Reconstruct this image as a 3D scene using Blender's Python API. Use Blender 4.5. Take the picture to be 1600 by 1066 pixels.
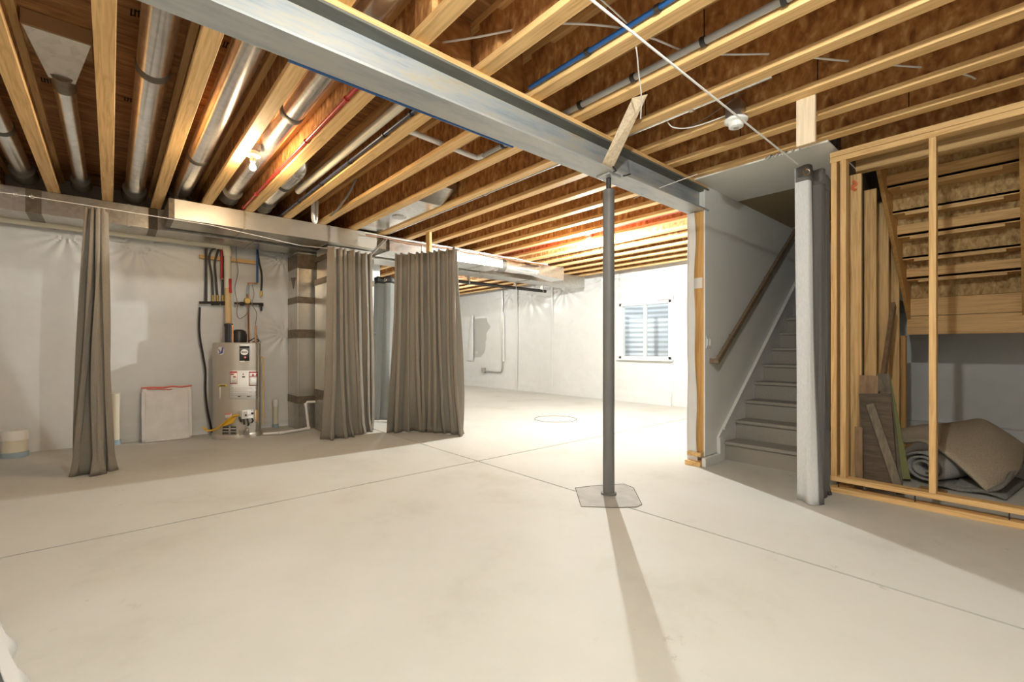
import bpy, bmesh, math, random
from mathutils import Vector, Matrix, noise
random.seed(7)
for o in list(bpy.data.objects): bpy.data.objects.remove(o, do_unlink=True)
SC = bpy.context.scene
COL = SC.collection

# ------------------------------------------------------------------ camera
# X runs along the steel beam, Y along the joists; camera calibrated from the photograph (image 1600x1066)
F, HY, YAW, EYE = 715.0, 544.3, 0.7203, 1.12
S_, C_ = math.sin(YAW), math.cos(YAW)
cam = bpy.data.cameras.new('camera'); camo = bpy.data.objects.new('camera', cam); COL.objects.link(camo)
cam.sensor_width = 36.0; cam.lens = F/1600*36.0; cam.shift_y = (HY-533.0)/1600
cam.clip_start = 0.02
camo.location = (0, 0, EYE); camo.rotation_euler = (math.pi/2, 0, -YAW)
SC.camera = camo

# ------------------------------------------------------------------ world, exposure
w = bpy.data.worlds.new('world'); SC.world = w; w.use_nodes = True
w.node_tree.nodes['Background'].inputs[0].default_value = (0.86, 0.93, 1.0, 1)
w.node_tree.nodes['Background'].inputs[1].default_value = 3.5
vs = SC.view_settings
vs.view_transform = 'Standard'; vs.look = 'None'; vs.gamma = 1.0; vs.use_curve_mapping = False
vs.exposure = 0.0
POW_FAR, POW_BACK, POW_MECH, POW_FILL = 440.0, 155.0, 42.0, 110.0      # bulbs, watts of emitted light; the last one is an added fill
COL_FAR, COL_BACK, COL_MECH = (.965, 1.0, .965), (.985, 1.0, .94), (1.0, .74, .45)

# pixel -> point on a plane
def ray(px, py):
    r = (px-800)/F; u = (HY-py)/F
    return Vector((C_*r+S_, -S_*r+C_, u))
def pz(px, py, z=0.0): d = ray(px, py); t = (z-EYE)/d.z; return Vector((d.x*t, d.y*t, z))
def pX(px, py, x): d = ray(px, py); t = x/d.x; return Vector((x, d.y*t, EYE+d.z*t))
def pY(px, py, y): d = ray(px, py); t = y/d.y; return Vector((d.x*t, y, EYE+d.z*t))

# ------------------------------------------------------------------ materials
def mat(name, col, rough=.6, metal=0.0, spec=.5):
    m = bpy.data.materials.new(name); m.use_nodes = True
    b = m.node_tree.nodes['Principled BSDF']
    b.inputs['Base Color'].default_value = (*col, 1); b.inputs['Roughness'].default_value = rough
    b.inputs['Metallic'].default_value = metal
    b.inputs['Specular IOR Level'].default_value = spec
    return m
def tex(m, kind='noise', scale=(1,1,1), sc=5, detail=4, ramp=None, bump=0.0, bdist=.01, rough=.6, dist=0.0, coord='Object'):
    """procedural colour ramp and bump from a noise in stretched object coordinates"""
    nt = m.node_tree; n = nt.nodes; b = n['Principled BSDF']
    tc = n.new('ShaderNodeTexCoord'); mp = n.new('ShaderNodeMapping'); mp.inputs['Scale'].default_value = scale
    nt.links.new(tc.outputs[coord], mp.inputs['Vector'])
    if kind == 'voronoi':
        t = n.new('ShaderNodeTexVoronoi'); t.inputs['Scale'].default_value = sc; out = t.outputs['Color']
        t.inputs['Randomness'].default_value = 1
    else:
        t = n.new('ShaderNodeTexNoise'); t.inputs['Scale'].default_value = sc; t.inputs['Detail'].default_value = detail
        t.inputs['Roughness'].default_value = rough; t.inputs['Distortion'].default_value = dist; out = t.outputs['Fac']
    nt.links.new(mp.outputs[0], t.inputs['Vector'])
    if ramp:
        r = n.new('ShaderNodeValToRGB'); e = r.color_ramp.elements
        while len(e) < len(ramp): e.new(.5)
        for i, (p, c) in enumerate(ramp): e[i].position = p; e[i].color = (*c, 1)
        nt.links.new(out, r.inputs[0]); nt.links.new(r.outputs[0], b.inputs['Base Color'])
    if bump:
        bp = n.new('ShaderNodeBump'); bp.inputs['Strength'].default_value = bump; bp.inputs['Distance'].default_value = bdist
        nt.links.new(out, bp.inputs['Height']); nt.links.new(bp.outputs[0], b.inputs['Normal'])
    return m
def osb(name, c0, c1, c2, c3, flake=(9, 30, 16)):
    """strand board: flakes of voronoi cells stretched at two angles, mixed by a noise"""
    m = mat(name, c1, .75); nt = m.node_tree; n = nt.nodes; b = n['Principled BSDF']
    tc = n.new('ShaderNodeTexCoord'); outs = []
    nz = n.new('ShaderNodeTexNoise'); nz.inputs['Scale'].default_value = 6; nt.links.new(tc.outputs['Object'], nz.inputs['Vector'])
    for ang, s in ((.6, (1, 1, 1)), (-.7, (1, 1, 1))):
        mp = n.new('ShaderNodeMapping'); mp.inputs['Rotation'].default_value = (ang, ang*.5, ang); mp.inputs['Scale'].default_value = flake
        nt.links.new(tc.outputs['Object'], mp.inputs['Vector'])
        v = n.new('ShaderNodeTexNoise'); v.inputs['Scale'].default_value = 1.0; v.inputs['Detail'].default_value = 3; v.inputs['Distortion'].default_value = .6
        nt.links.new(mp.outputs[0], v.inputs['Vector']); outs.append(v)
    mx = n.new('ShaderNodeMix'); nt.links.new(nz.outputs['Fac'], mx.inputs['Factor'])
    nt.links.new(outs[0].outputs['Fac'], mx.inputs['A']); nt.links.new(outs[1].outputs['Fac'], mx.inputs['B'])
    r = n.new('ShaderNodeValToRGB'); e = r.color_ramp.elements
    e.new(.5); e.new(.6)
    for i, (p, c) in enumerate(((.30, c0), (.44, c1), (.55, c2), (.68, c3))): e[i].position = p; e[i].color = (*c, 1)
    nt.links.new(mx.outputs['Result'], r.inputs[0]); nt.links.new(r.outputs[0], b.inputs['Base Color'])
    bp = n.new('ShaderNodeBump'); bp.inputs['Strength'].default_value = .25; bp.inputs['Distance'].default_value = .004
    nt.links.new(mx.outputs['Result'], bp.inputs['Height']); nt.links.new(bp.outputs[0], b.inputs['Normal'])
    return m
def wood(name, c0, c1, axis, sc=1.0):
    s = {'x': (1.2, 26, 26), 'y': (26, 1.2, 26), 'z': (26, 26, 1.2)}[axis]
    return tex(mat(name, c1, .62), 'noise', s, 1.6*sc, 5, [(.32, c0), (.52, c1), (.72, tuple(min(1, v*1.12) for v in c1))], .08, .003, .55, 1.2)
M = {}
M['osb'] = osb('osb_web', (.17, .062, .016), (.38, .155, .042), (.54, .26, .08), (.78, .49, .21), (6, 20, 11))
M['osb_light'] = osb('osb_stair', (.20, .105, .035), (.42, .26, .10), (.55, .37, .16), (.70, .52, .26))
M['osb_floor'] = osb('osb_subfloor', (.13, .055, .018), (.32, .148, .05), (.44, .22, .078), (.60, .35, .14), (4, 26, 10))
for a in 'xyz':
    M['pine_'+a] = wood('pine_'+a, (.60, .34, .12), (.80, .515, .22), a)
M['pine_dark'] = wood('pine_orange', (.52, .27, .08), (.66, .38, .13), 'z')
M['pine_pale'] = wood('pine_pale', (.66, .50, .32), (.80, .66, .47), 'z')
M['redwood'] = wood('red_board', (.33, .035, .02), (.45, .06, .035), 'y')
M['concrete'] = tex(mat('concrete', (.62, .60, .55), .62, spec=.3), 'noise', (1, 1, 1), 1.1, 8, [(.28, (.52, .51, .455)), (.45, (.60, .595, .545)), (.72, (.645, .64, .60))], .05, .002, .65)
M['pad'] = tex(mat('pad_concrete', (.5, .49, .44), .7), 'noise', (1, 1, 1), 7, 6, [(.3, (.33, .325, .29)), (.6, (.43, .42, .385)), (.8, (.50, .49, .45))], .1, .003)
def scuffs(m):
    nt = m.node_tree; n = nt.nodes; b = n['Principled BSDF']; src = b.inputs['Base Color'].links[0].from_socket
    tc = n.new('ShaderNodeTexCoord'); a = n.new('ShaderNodeTexNoise'); a.inputs['Scale'].default_value = 9; a.inputs['Detail'].default_value = 8; a.inputs['Roughness'].default_value = .75
    c = n.new('ShaderNodeTexNoise'); c.inputs['Scale'].default_value = .8; c.inputs['Detail'].default_value = 2
    nt.links.new(tc.outputs['Object'], a.inputs['Vector']); nt.links.new(tc.outputs['Object'], c.inputs['Vector'])
    r1 = n.new('ShaderNodeMapRange'); r1.inputs[1].default_value = .60; r1.inputs[2].default_value = .72; nt.links.new(a.outputs['Fac'], r1.inputs[0])
    r2 = n.new('ShaderNodeMapRange'); r2.inputs[1].default_value = .50; r2.inputs[2].default_value = .66; nt.links.new(c.outputs['Fac'], r2.inputs[0])
    mu = n.new('ShaderNodeMath'); mu.operation = 'MULTIPLY'; nt.links.new(r1.outputs[0], mu.inputs[0]); nt.links.new(r2.outputs[0], mu.inputs[1])
    mx = n.new('ShaderNodeMix'); mx.data_type = 'RGBA'; nt.links.new(mu.outputs[0], mx.inputs['Factor']); nt.links.new(src, mx.inputs[6]); mx.inputs[7].default_value = (.36, .34, .29, 1)
    nt.links.new(mx.outputs[2], b.inputs['Base Color'])
scuffs(M['concrete'])
M['joint'] = mat('joint', (.16, .14, .11), .9)
M['flange_dark'] = tex(mat('beam_mill_scale', (.17, .17, .145), .6, .2), 'noise', (1, 5, 5), 2, 5, [(.35, (.13, .13, .115)), (.6, (.19, .19, .165)), (.8, (.27, .24, .18))])  # darker grey, used on the top flange
M['steel'] = tex(mat('beam_paint', (.42, .44, .45), .45, .25), 'noise', (1.2, 6, 6), 1.5, 7, [(.33, (.33, .36, .38)), (.52, (.47, .485, .485)), (.66, (.52, .50, .44)), (.80, (.50, .40, .26))], .03, .002, .7)
M['steel_web'] = tex(mat('beam_web_paint', (.42, .44, .45), .45, .25), 'noise', (1.0, 5, 9), 1.3, 7, [(.34, (.27, .32, .37)), (.48, (.42, .45, .47)), (.58, (.50, .48, .41)), (.68, (.46, .33, .17))], .03, .002, .7)
M['post'] = mat('post_paint', (.165, .165, .16), .5, .1)
M['dark_steel'] = mat('dark_steel', (.06, .06, .06), .5, .5)
def galv(name, c, rough):
    return tex(mat(name, c, rough, .92), 'voronoi', (1, 1, 1), 26, 2, [(.0, tuple(v*.84 for v in c)), (.5, c), (1, tuple(min(1, v*1.1) for v in c))], .02, .001)
M['galv'] = galv('galvanised', (.52, .50, .46), .30)
M['galv_bright'] = galv('galvanised_bright', (.80, .79, .77), .22)
M['duct_wrap'] = tex(mat('duct_sheet', (.60, .57, .51), .36, .85), 'noise', (1, 1, 1), 3, 3, [(.3, (.55, .52, .46)), (.7, (.65, .62, .56))], .05, .004)
M['tape'] = tex(mat('foil_tape', (.17, .13, .085), .45, .3), 'noise', (1, 1, 1), 14, 3, [(.3, (.12, .09, .06)), (.7, (.21, .165, .11))], .1, .002)
M['band'] = mat('duct_band', (.15, .135, .115), .55, .5)
M['plastic'] = tex(mat('poly_sheet', (.72, .72, .71), .34, spec=.45), 'noise', (1, 1, 1), 5, 5, [(.3, (.70, .70, .685)), (.7, (.75, .75, .74))], .10, .01, .6, .4)
M['drywall'] = tex(mat('drywall', (.82, .815, .78), .75, spec=.2), 'noise', (1, 1, 1), 60, 2, [(.3, (.80, .795, .755)), (.7, (.835, .83, .79))], .04, .001)
M['trimwhite'] = mat('trim_white', (.78, .77, .745), .4)
M['white'] = mat('white_paint', (.86, .86, .84), .35)
M['porcelain'] = mat('porcelain', (.88, .88, .86), .25)
M['carpet'] = tex(mat('stair_carpet', (.32, .295, .26), .95, spec=.1), 'noise', (1, 1, 1), 190, 2, [(.3, (.275, .253, .222)), (.7, (.37, .342, .305))], .5, .003)
M['railwood'] = wood('rail_wood', (.15, .105, .065), (.22, .155, .10), 'x')
def cloth(name, c, vary=.08):
    return tex(mat(name, c, .85, spec=.15), 'noise', (1, 1, .15), 220, 2, [(.3, tuple(v*(1-vary) for v in c)), (.7, tuple(v*(1+vary) for v in c))], .15, .001)
M['curtain'] = cloth('curtain_grey', (.265, .235, .195))
M['curtain_dark'] = cloth('curtain_dark', (.155, .153, .148))
M['curtain_lining'] = cloth('curtain_lining', (.29, .305, .30))
M['curtain_silver'] = cloth('curtain_silver', (.64, .645, .65))
M['chrome'] = mat('grommet_metal', (.75, .73, .68), .2, 1)
M['pvc'] = mat('pvc_cream', (.76, .70, .56), .4)
M['pvc_white'] = mat('pvc_white', (.82, .80, .76), .4)
M['pvc_blue'] = mat('primer_blue', (.33, .43, .50), .5)
M['cpvc'] = mat('pipe_tan', (.72, .52, .27), .45)
M['black_pipe'] = mat('black_pipe', (.028, .024, .02), .45)
M['brass'] = mat('brass', (.55, .38, .12), .35, .9)
M['copper'] = mat('copper', (.62, .30, .16), .3, .9)
M['red_pex'] = mat('red_pex', (.50, .035, .03), .35)
M['blue_pex'] = mat('blue_pex', (.012, .085, .27), .35)
M['navy_pipe'] = mat('navy_pipe', (.045, .055, .10), .4)
M['grey_conduit'] = mat('grey_conduit', (.42, .41, .39), .4)
M['wire_white'] = mat('wire_white', (.82, .80, .76), .45)
M['wire_grey'] = mat('wire_grey', (.22, .20, .18), .6)
M['tank'] = mat('tank_enamel', (.47, .425, .36), .35, .25)
M['tank_strip'] = mat('tank_strip', (.60, .60, .55), .4)
M['label_white'] = mat('label_white', (.78, .75, .70), .5)
M['label_line'] = mat('label_print', (.42, .38, .34), .6)
M['label_red'] = mat('label_red', (.45, .04, .03), .5)
M['label_black'] = mat('label_black', (.03, .032, .035), .4)
M['label_yellow'] = mat('label_yellow', (.72, .55, .08), .5)
M['yellow'] = mat('gas_yellow', (.72, .42, .02), .4)
M['badge_blue'] = mat('badge_blue', (.12, .12, .32), .4)
M['rubber'] = mat('black_plastic', (.022, .02, .018), .4)
M['bag'] = tex(mat('white_bag', (.74, .72, .70), .45), 'noise', (1, 1, 1), 7, 4, [(.3, (.69, .67, .65)), (.7, (.78, .76, .74))], .25, .01)
M['bag_red'] = mat('bag_drawstring', (.78, .20, .16), .5)
M['rug'] = tex(mat('rug_pile', (.46, .395, .30), .98, spec=.05), 'noise', (1, 1, 1), 120, 3, [(.3, (.36, .30, .22)), (.7, (.53, .46, .36))], .8, .006)
M['rug_back'] = tex(mat('rug_backing', (.23, .225, .205), .95, spec=.05), 'noise', (1, 1, 1), 90, 2, [(.3, (.18, .175, .16)), (.7, (.28, .275, .25))], .4, .003)
M['rug_pad'] = tex(mat('rug_underlay', (.33, .325, .31), .95, spec=.05), 'noise', (1, 1, 1), 90, 2, [(.3, (.27, .265, .25)), (.7, (.38, .37, .35))], .4, .003)
M['cardboard'] = tex(mat('cardboard', (.46, .29, .14), .8), 'noise', (1, 12, 1), 3, 3, [(.3, (.41, .255, .12)), (.7, (.50, .32, .16))], .05, .002)
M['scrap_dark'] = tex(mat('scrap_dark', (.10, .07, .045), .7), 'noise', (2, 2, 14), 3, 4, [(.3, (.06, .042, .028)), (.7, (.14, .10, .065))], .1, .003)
M['scrap_brown'] = tex(mat('scrap_brown', (.27, .165, .085), .65), 'noise', (9, 9, 2), 3, 4, [(.3, (.20, .12, .06)), (.7, (.34, .215, .115))], .1, .003)
M['scrap_grey'] = tex(mat('scrap_grey', (.19, .155, .11), .8), 'noise', (12, 12, 2), 3, 4, [(.3, (.12, .098, .07)), (.7, (.25, .21, .15))], .2, .003)
M['scrap_green'] = mat('scrap_green', (.24, .25, .09), .7)
M['orange'] = mat('orange_ribbon', (.85, .22, .08), .6)
M['ink'] = mat('stamp_ink', (.025, .016, .01), .9)
M['vinyl'] = mat('window_vinyl', (.80, .80, .78), .3)
M['well'] = mat('window_well', (.72, .74, .77), .5, .25)
def glass(name):
    m = bpy.data.materials.new(name); m.use_nodes = True; nt = m.node_tree; n = nt.nodes; n.clear()
    o = n.new('ShaderNodeOutputMaterial'); t = n.new('ShaderNodeBsdfTransparent'); g = n.new('ShaderNodeBsdfGlossy')
    g.inputs['Roughness'].default_value = .03; t.inputs[0].default_value = (.95, .97, .97, 1)
    x = n.new('ShaderNodeMixShader'); x.inputs[0].default_value = .06
    nt.links.new(t.outputs[0], x.inputs[1]); nt.links.new(g.outputs[0], x.inputs[2]); nt.links.new(x.outputs[0], o.inputs[0]); return m
M['glass'] = glass('window_glass')
def translucent(name, c):
    m = bpy.data.materials.new(name); m.use_nodes = True; nt = m.node_tree; n = nt.nodes; n.clear()
    o = n.new('ShaderNodeOutputMaterial'); t = n.new('ShaderNodeBsdfTranslucent'); g = n.new('ShaderNodeBsdfDiffuse')
    t.inputs[0].default_value = (*c, 1); g.inputs[0].default_value = (*c, 1)
    x = n.new('ShaderNodeMixShader'); x.inputs[0].default_value = .2
    nt.links.new(t.outputs[0], x.inputs[1]); nt.links.new(g.outputs[0], x.inputs[2]); nt.links.new(x.outputs[0], o.inputs[0]); return m
M['poly_clear'] = translucent('poly_over_window', (.82, .82, .80))
def emit(name, c, s):
    m = bpy.data.materials.new(name); m.use_nodes = True; nt = m.node_tree; n = nt.nodes; n.clear()
    o = n.new('ShaderNodeOutputMaterial'); e = n.new('ShaderNodeEmission'); e.inputs[0].default_value = (*c, 1); e.inputs[1].default_value = s
    nt.links.new(e.outputs[0], o.inputs[0]); return m

# ------------------------------------------------------------------ mesh helpers
ORG = {}
class MB:
    def __init__(s): s.v = []; s.f = []
    def add(s, vs, fs): k = len(s.v); s.v += [Vector(p) for p in vs]; s.f += [tuple(i+k for i in f) for f in fs]; return s
    def box(s, x0, x1, y0, y1, z0, z1):
        return s.hexa([(x0,y0,z0),(x1,y0,z0),(x1,y1,z0),(x0,y1,z0),(x0,y0,z1),(x1,y0,z1),(x1,y1,z1),(x0,y1,z1)])
    def hexa(s, p):
        return s.add(p, [(0,3,2,1),(4,5,6,7),(0,1,5,4),(1,2,6,5),(2,3,7,6),(3,0,4,7)])
    def bar(s, a, b, w, h, up=(0,0,1)):
        """rectangular bar from a to b, w across and h along 'up'"""
        a, b = Vector(a), Vector(b); d = (b-a).normalized(); u = Vector(up); side = d.cross(u).normalized(); u = side.cross(d).normalized()
        p = []
        for q in (a, b):
            for (i, j) in ((-1,-1),(1,-1),(1,1),(-1,1)): p.append(q+side*w/2*i+u*h/2*j)
        return s.add(p, [(3,2,1,0),(4,5,6,7),(0,1,5,4),(1,2,6,5),(2,3,7,6),(3,0,4,7)])
    def tube(s, pts, r, n=8, caps=True):
        pts = [Vector(p) for p in pts]; k = len(s.v); N = len(pts)
        rr = r if isinstance(r, (list, tuple)) else [r]*N
        d0 = (pts[1]-pts[0]).normalized(); ref = Vector((0,0,1)) if abs(d0.z) < .9 else Vector((1,0,0))
        u = d0.cross(ref).normalized()
        for i, p in enumerate(pts):
            d = (pts[min(i+1,N-1)]-pts[max(i-1,0)]).normalized()
            u = (u-d*u.dot(d)).normalized(); w = d.cross(u)
            for j in range(n):
                a = 2*math.pi*j/n; s.v.append(p+(u*math.cos(a)+w*math.sin(a))*rr[i])
        for i in range(N-1):
            for j in range(n):
                s.f.append((k+i*n+j, k+i*n+(j+1)%n, k+(i+1)*n+(j+1)%n, k+(i+1)*n+j))
        if caps: s.f.append(tuple(k+j for j in reversed(range(n)))); s.f.append(tuple(k+(N-1)*n+j for j in range(n)))
        return s
    def lathe(s, prof, c, n=24, axis='z'):
        """prof: list of (radius, height) from bottom to top"""
        k = len(s.v); c = Vector(c)
        for (r, h) in prof:
            for j in range(n):
                a = 2*math.pi*j/n; p = (math.cos(a)*r, math.sin(a)*r, h)
                if axis == 'x': p = (h, p[0], p[1])
                if axis == 'y': p = (p[0], h, p[1])
                s.v.append(c+Vector(p))
        for i in range(len(prof)-1):
            for j in range(n): s.f.append((k+i*n+j, k+i*n+(j+1)%n, k+(i+1)*n+(j+1)%n, k+(i+1)*n+j))
        s.f.append(tuple(k+j for j in reversed(range(n)))); m = k+(len(prof)-1)*n; s.f.append(tuple(m+j for j in range(n)))
        return s
    def prism(s, poly, d):
        """poly: 3D points of one face, extruded by vector d"""
        n = len(poly); d = Vector(d); p = [Vector(q) for q in poly]; p += [q+d for q in p]
        return s.add(p, [tuple(reversed(range(n))), tuple(range(n, 2*n))]+[(i, (i+1)%n, n+(i+1)%n, n+i) for i in range(n)])
    def grid(s, fn, nu, nv):
        k = len(s.v)
        for j in range(nv+1):
            for i in range(nu+1): s.v.append(Vector(fn(i/nu, j/nv)))
        for j in range(nv):
            for i in range(nu): a = k+j*(nu+1)+i; s.f.append((a, a+1, a+nu+2, a+nu+1))
        return s
    def build(s, name, m, parent=None, smooth=False, bevel=0, solid=0, fixn=True):
        if parent is None:
            xs = [p.x for p in s.v]; ys = [p.y for p in s.v]; zs = [p.z for p in s.v]
            org = Vector(((min(xs)+max(xs))/2, (min(ys)+max(ys))/2, min(zs)))
        else: org = ORG[parent.name]
        me = bpy.data.meshes.new(name); me.from_pydata([p-org for p in s.v], [], s.f)
        if fixn:
            bm = bmesh.new(); bm.from_mesh(me); bmesh.ops.recalc_face_normals(bm, faces=bm.faces); bm.to_mesh(me); bm.free()
        o = bpy.data.objects.new(name, me); COL.objects.link(o)
        me.materials.append(M[m] if isinstance(m, str) else m)
        if smooth:
            for p in me.polygons: p.use_smooth = True
            try: me.set_sharp_from_angle(angle=math.radians(38))
            except Exception: pass
        if solid: md = o.modifiers.new('thickness', 'SOLIDIFY'); md.thickness = solid; md.offset = 0
        if bevel: md = o.modifiers.new('bevel', 'BEVEL'); md.width = bevel; md.segments = 2; md.limit_method = 'ANGLE'
        if parent is None: o.location = org
        else: o.parent = parent
        ORG[o.name] = org
        return o
def tag(o, label=None, cat=None, group=None, kind=None):
    if label: o['label'] = label
    if cat: o['category'] = cat
    if group: o['group'] = group
    if kind: o['kind'] = kind
    return o
def thing(name, loc, label, cat, group=None, kind=None):
    e = bpy.data.objects.new(name, None); COL.objects.link(e); e.location = loc; e.empty_display_size = .1
    ORG[e.name] = Vector(loc); return tag(e, label, cat, group, kind)
def struct(name, mb, m, label=None, cat=None, **k):
    return tag(mb.build(name, m, **k), label, cat, kind='structure')
def spline(pts, n=6):
    """Catmull-Rom through the points"""
    P = [Vector(p) for p in pts]; P = [P[0]*2-P[1]]+P+[P[-1]*2-P[-2]]; out = []
    for i in range(1, len(P)-2):
        for k in range(n):
            t = k/n; a, b, c, d = P[i-1], P[i], P[i+1], P[i+2]
            out.append(.5*((2*b)+(c-a)*t+(2*a-5*b+4*c-d)*t*t+(3*b-a-3*c+d)*t**3))
    return out+[P[-2]]
ORD = ['first','second','third','fourth','fifth','sixth','seventh','eighth','ninth','tenth','eleventh','twelfth','thirteenth','fourteenth','fifteenth','sixteenth','seventeenth','eighteenth','nineteenth','twentieth','twenty-first','twenty-second','twenty-third','twenty-fourth','twenty-fifth','twenty-sixth']

# ------------------------------------------------------------------ setting
ZJ, DJ, PITCH, J0 = 2.69, .30, .4064, .0222        # joist underside, depth, spacing, right edge of joist zero
YM, XF, XP, YS = 7.12, 8.15, 4.27, 2.07            # mechanical wall, far wall, stair partition, stair wall
XJ, YJ = 2.738, 3.636                              # floor joints
ZT = ZJ+DJ
# floor: base with four slabs parted by saw-cut joints
fl = struct('floor', MB().box(-2.4, 8.4, -2.8, 12.7, -.12, -.02), 'joint', 'pale bare concrete basement floor', 'floor')
g = .008
for (x0, x1, y0, y1) in ((-2.4, XJ-g, -2.8, YJ-g), (XJ+g, 8.4, -2.8, YJ-g), (-2.4, XJ-g, YJ+g, 12.7), (XJ+g, 8.4, YJ+g, 12.7)):
    MB().box(x0, x1, y0, y1, -.02, 0).build('slab', 'concrete', fl)
pad = MB(); pts = [pz(*p) for p in ((899,763),(935,759),(975,757),(990,763),(1003,789),(995,793),(960,794),(908,792))]
pad.prism([(p.x, p.y, -.001) for p in pts], (0, 0, .003)); pd = pad.build('column_pad', 'pad', fl); tag(pd, 'rougher grey patch around the column foot')
rim = MB(); ring = [(p.x, p.y, .0025) for p in pts]; rim.tube(ring+[ring[0]], .0025, 5); rim.build('pad_joint', 'joint', fl)
dc = pz(868, 655); MB().tube([(dc.x+.33*math.cos(t*math.pi/20), dc.y+.33*math.sin(t*math.pi/20), .001) for t in range(41)], .006, 5).build('drain_ring', 'joint', fl)

# ceiling (subfloor), open over the stairs
ce = MB(); ce.box(-2.4, 4.40, -2.8, 12.7, ZT, ZT+.03); ce.box(4.40, 8.4, 2.08, 12.7, ZT, ZT+.03); ce.box(4.40, 8.4, -2.8, -.06, ZT, ZT+.03)
ceil = struct('ceiling', ce, 'osb_floor', 'brown strand board subfloor seen from below', 'ceiling')

# poly-sheeted walls: fine grids with real pleats fanning out from the staples
def sheet(fn_pos, W, H_, staples, seed, du=.03, fold=.006):
    nu, nv = int(W/du), int(H_/du)
    def f(u, v):
        a, h = u*W, v*H_
        d = fold*noise.noise(Vector((a*.9, h*.5, seed)))*2 + .0035*noise.noise(Vector((a*4, h*2.2, seed+5)))
        for (sa, sh, R_, n, A) in staples:
            dx, dy = a-sa, h-sh; r = math.hypot(dx, dy)
            if r < R_*3:
                th = math.atan2(dy, dx); d += A*math.sin(n*th+sa*9+3*math.sin(th*2))*min(1, r/.08)*math.exp(-r/R_)
        lo = max(0, 1-h/.45)       # creases gather near the floor
        d += .012*lo*noise.noise(Vector((a*1.2, h*16, seed+9)))
        return fn_pos(a, h, d)
    return MB().grid(f, nu, nv)
WH = ZT-.002
# mechanical wall
b = MB().box(-2.25, 3.35, YM+.03, YM+.18, 0, ZT)
wm = struct('wall_mechanical', b, 'plastic', 'wall under white plastic sheeting behind the water heater', 'wall')
st = [(pY(px, py, YM).x+2.25, pY(px, py, YM).z, 0.26, n, .015) for (px, py, n) in ((215,382,17),(105,366,15),(441,404,19),(446,521,15))]
sm = sheet(lambda a, h, d: (-2.25+a, YM+.01-d, h), 5.6, WH, st, 1.0, .02).build('plastic_sheet', 'plastic', wm, smooth=True)
# far wall with two openings
W1 = [pX(965,473,XF), pX(1044,560,XF)]; wy0, wy1, wz0, wz1 = 4.62, 5.82, .90, 2.06      # clear window
vy0, vy1, vz0, vz1 = 9.60, 11.1, .80, 2.05                                               # sheeted window
b = MB(); x0, x1 = XF+.03, XF+.20
for (ya, yb, za, zb) in ((-2.6,wy0,0,ZT),(wy0,wy1,0,wz0),(wy0,wy1,wz1,ZT),(wy1,vy0,0,ZT),(vy0,vy1,0,vz0),(vy0,vy1,vz1,ZT),(vy1,12.6,0,ZT)): b.box(x0,x1,ya,yb,za,zb)
wf = struct('wall_far', b, 'plastic', 'long far wall wrapped in bright white plastic sheeting', 'wall')
far_st = [(y, z, .35, n, .03) for (y, z, n) in ((6.2,2.6,13),(7.4,2.55,11),(5.0,2.45,9),(8.6,2.5,15),(9.4,2.6,13),(3.6,2.5,9))]
def farpos(off): return lambda a, h, d: (XF+.012-d, off+a, h)
for (ya, yb, za, zb) in ((-2.6,wy0,0,WH),(wy0,wy1,0,wz0),(wy0,wy1,wz1,WH),(wy1,12.6,0,WH)):
    Wd, Hd = yb-ya, zb-za
    s0 = [(y-ya, z-za, R_, n, A) for (y, z, R_, n, A) in far_st]
    sheet(lambda a, h, d, ya=ya, za=za: (XF+.012-d-.02*max(0, 1-(h+za)/.25), ya+a, za+h), Wd, Hd, s0, 3.0+ya, .04, .02).build('plastic_sheet', 'plastic', wf, smooth=True)
for y in (2.9, 7.75, 9.05): MB().grid(lambda u, v, y=y: (XF-.012-.006*math.sin(u*math.pi), y+.07*u+.01*math.sin(v*9), .02+v*(WH-.1)), 4, 30).build('sheet_seam', 'plastic', wf, smooth=True)
# enclosing walls out of the frame
struct('wall_left', MB().box(-.62, -.45, -2.7, 2.5, 0, ZJ-.002).box(-2.4, -.45, 2.5, 2.62, 0, ZJ-.002).box(-2.4, -2.25, 2.62, YM+.15, 0, ZJ-.002), 'plastic', 'side wall under white plastic sheeting', 'wall')
struct('wall_back', MB().box(-.62, 8.35, -2.8, -2.65, 0, ZT), 'plastic', 'rear wall under white plastic sheeting', 'wall')
struct('wall_end', MB().box(3.2, 8.35, 12.55, 12.7, 0, ZT).box(3.2, 3.35, YM+.2, 12.5, 0, ZT), 'plastic', 'end wall of the far room under white plastic sheeting', 'wall')
# window 1 : slider with a corrugated well behind
w1 = thing('window_1', (XF+.1, (wy0+wy1)/2, wz0), 'white sliding window with a corrugated metal well behind the glass', 'window', kind='structure')
fr = .055
MB().box(XF-.01,XF+.13,wy0,wy0+fr,wz0,wz1).box(XF-.01,XF+.13,wy1-fr,wy1,wz0,wz1).box(XF-.01,XF+.13,wy0,wy1,wz0,wz0+fr).box(XF-.01,XF+.13,wy0,wy1,wz1-fr,wz1).build('window_frame', 'vinyl', w1, bevel=.004)
ym = (wy0+wy1)/2+.02
MB().box(XF+.05,XF+.11,ym-.03,ym+.03,wz0+fr,wz1-fr).build('meeting_stile', 'vinyl', w1, bevel=.004)
MB().box(XF+.06,XF+.066,ym+.03,wy1-fr,wz0+fr,wz1-fr).build('pane', 'glass', w1)
MB().box(XF+.09,XF+.096,wy0+fr,ym-.03,wz0+fr,wz1-fr).build('pane', 'glass', w1)
MB().box(XF-.06,XF-.005,wy0-.05,wy1+.05,wz0-.03,wz0).build('window_sill', 'vinyl', w1, bevel=.004)
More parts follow.
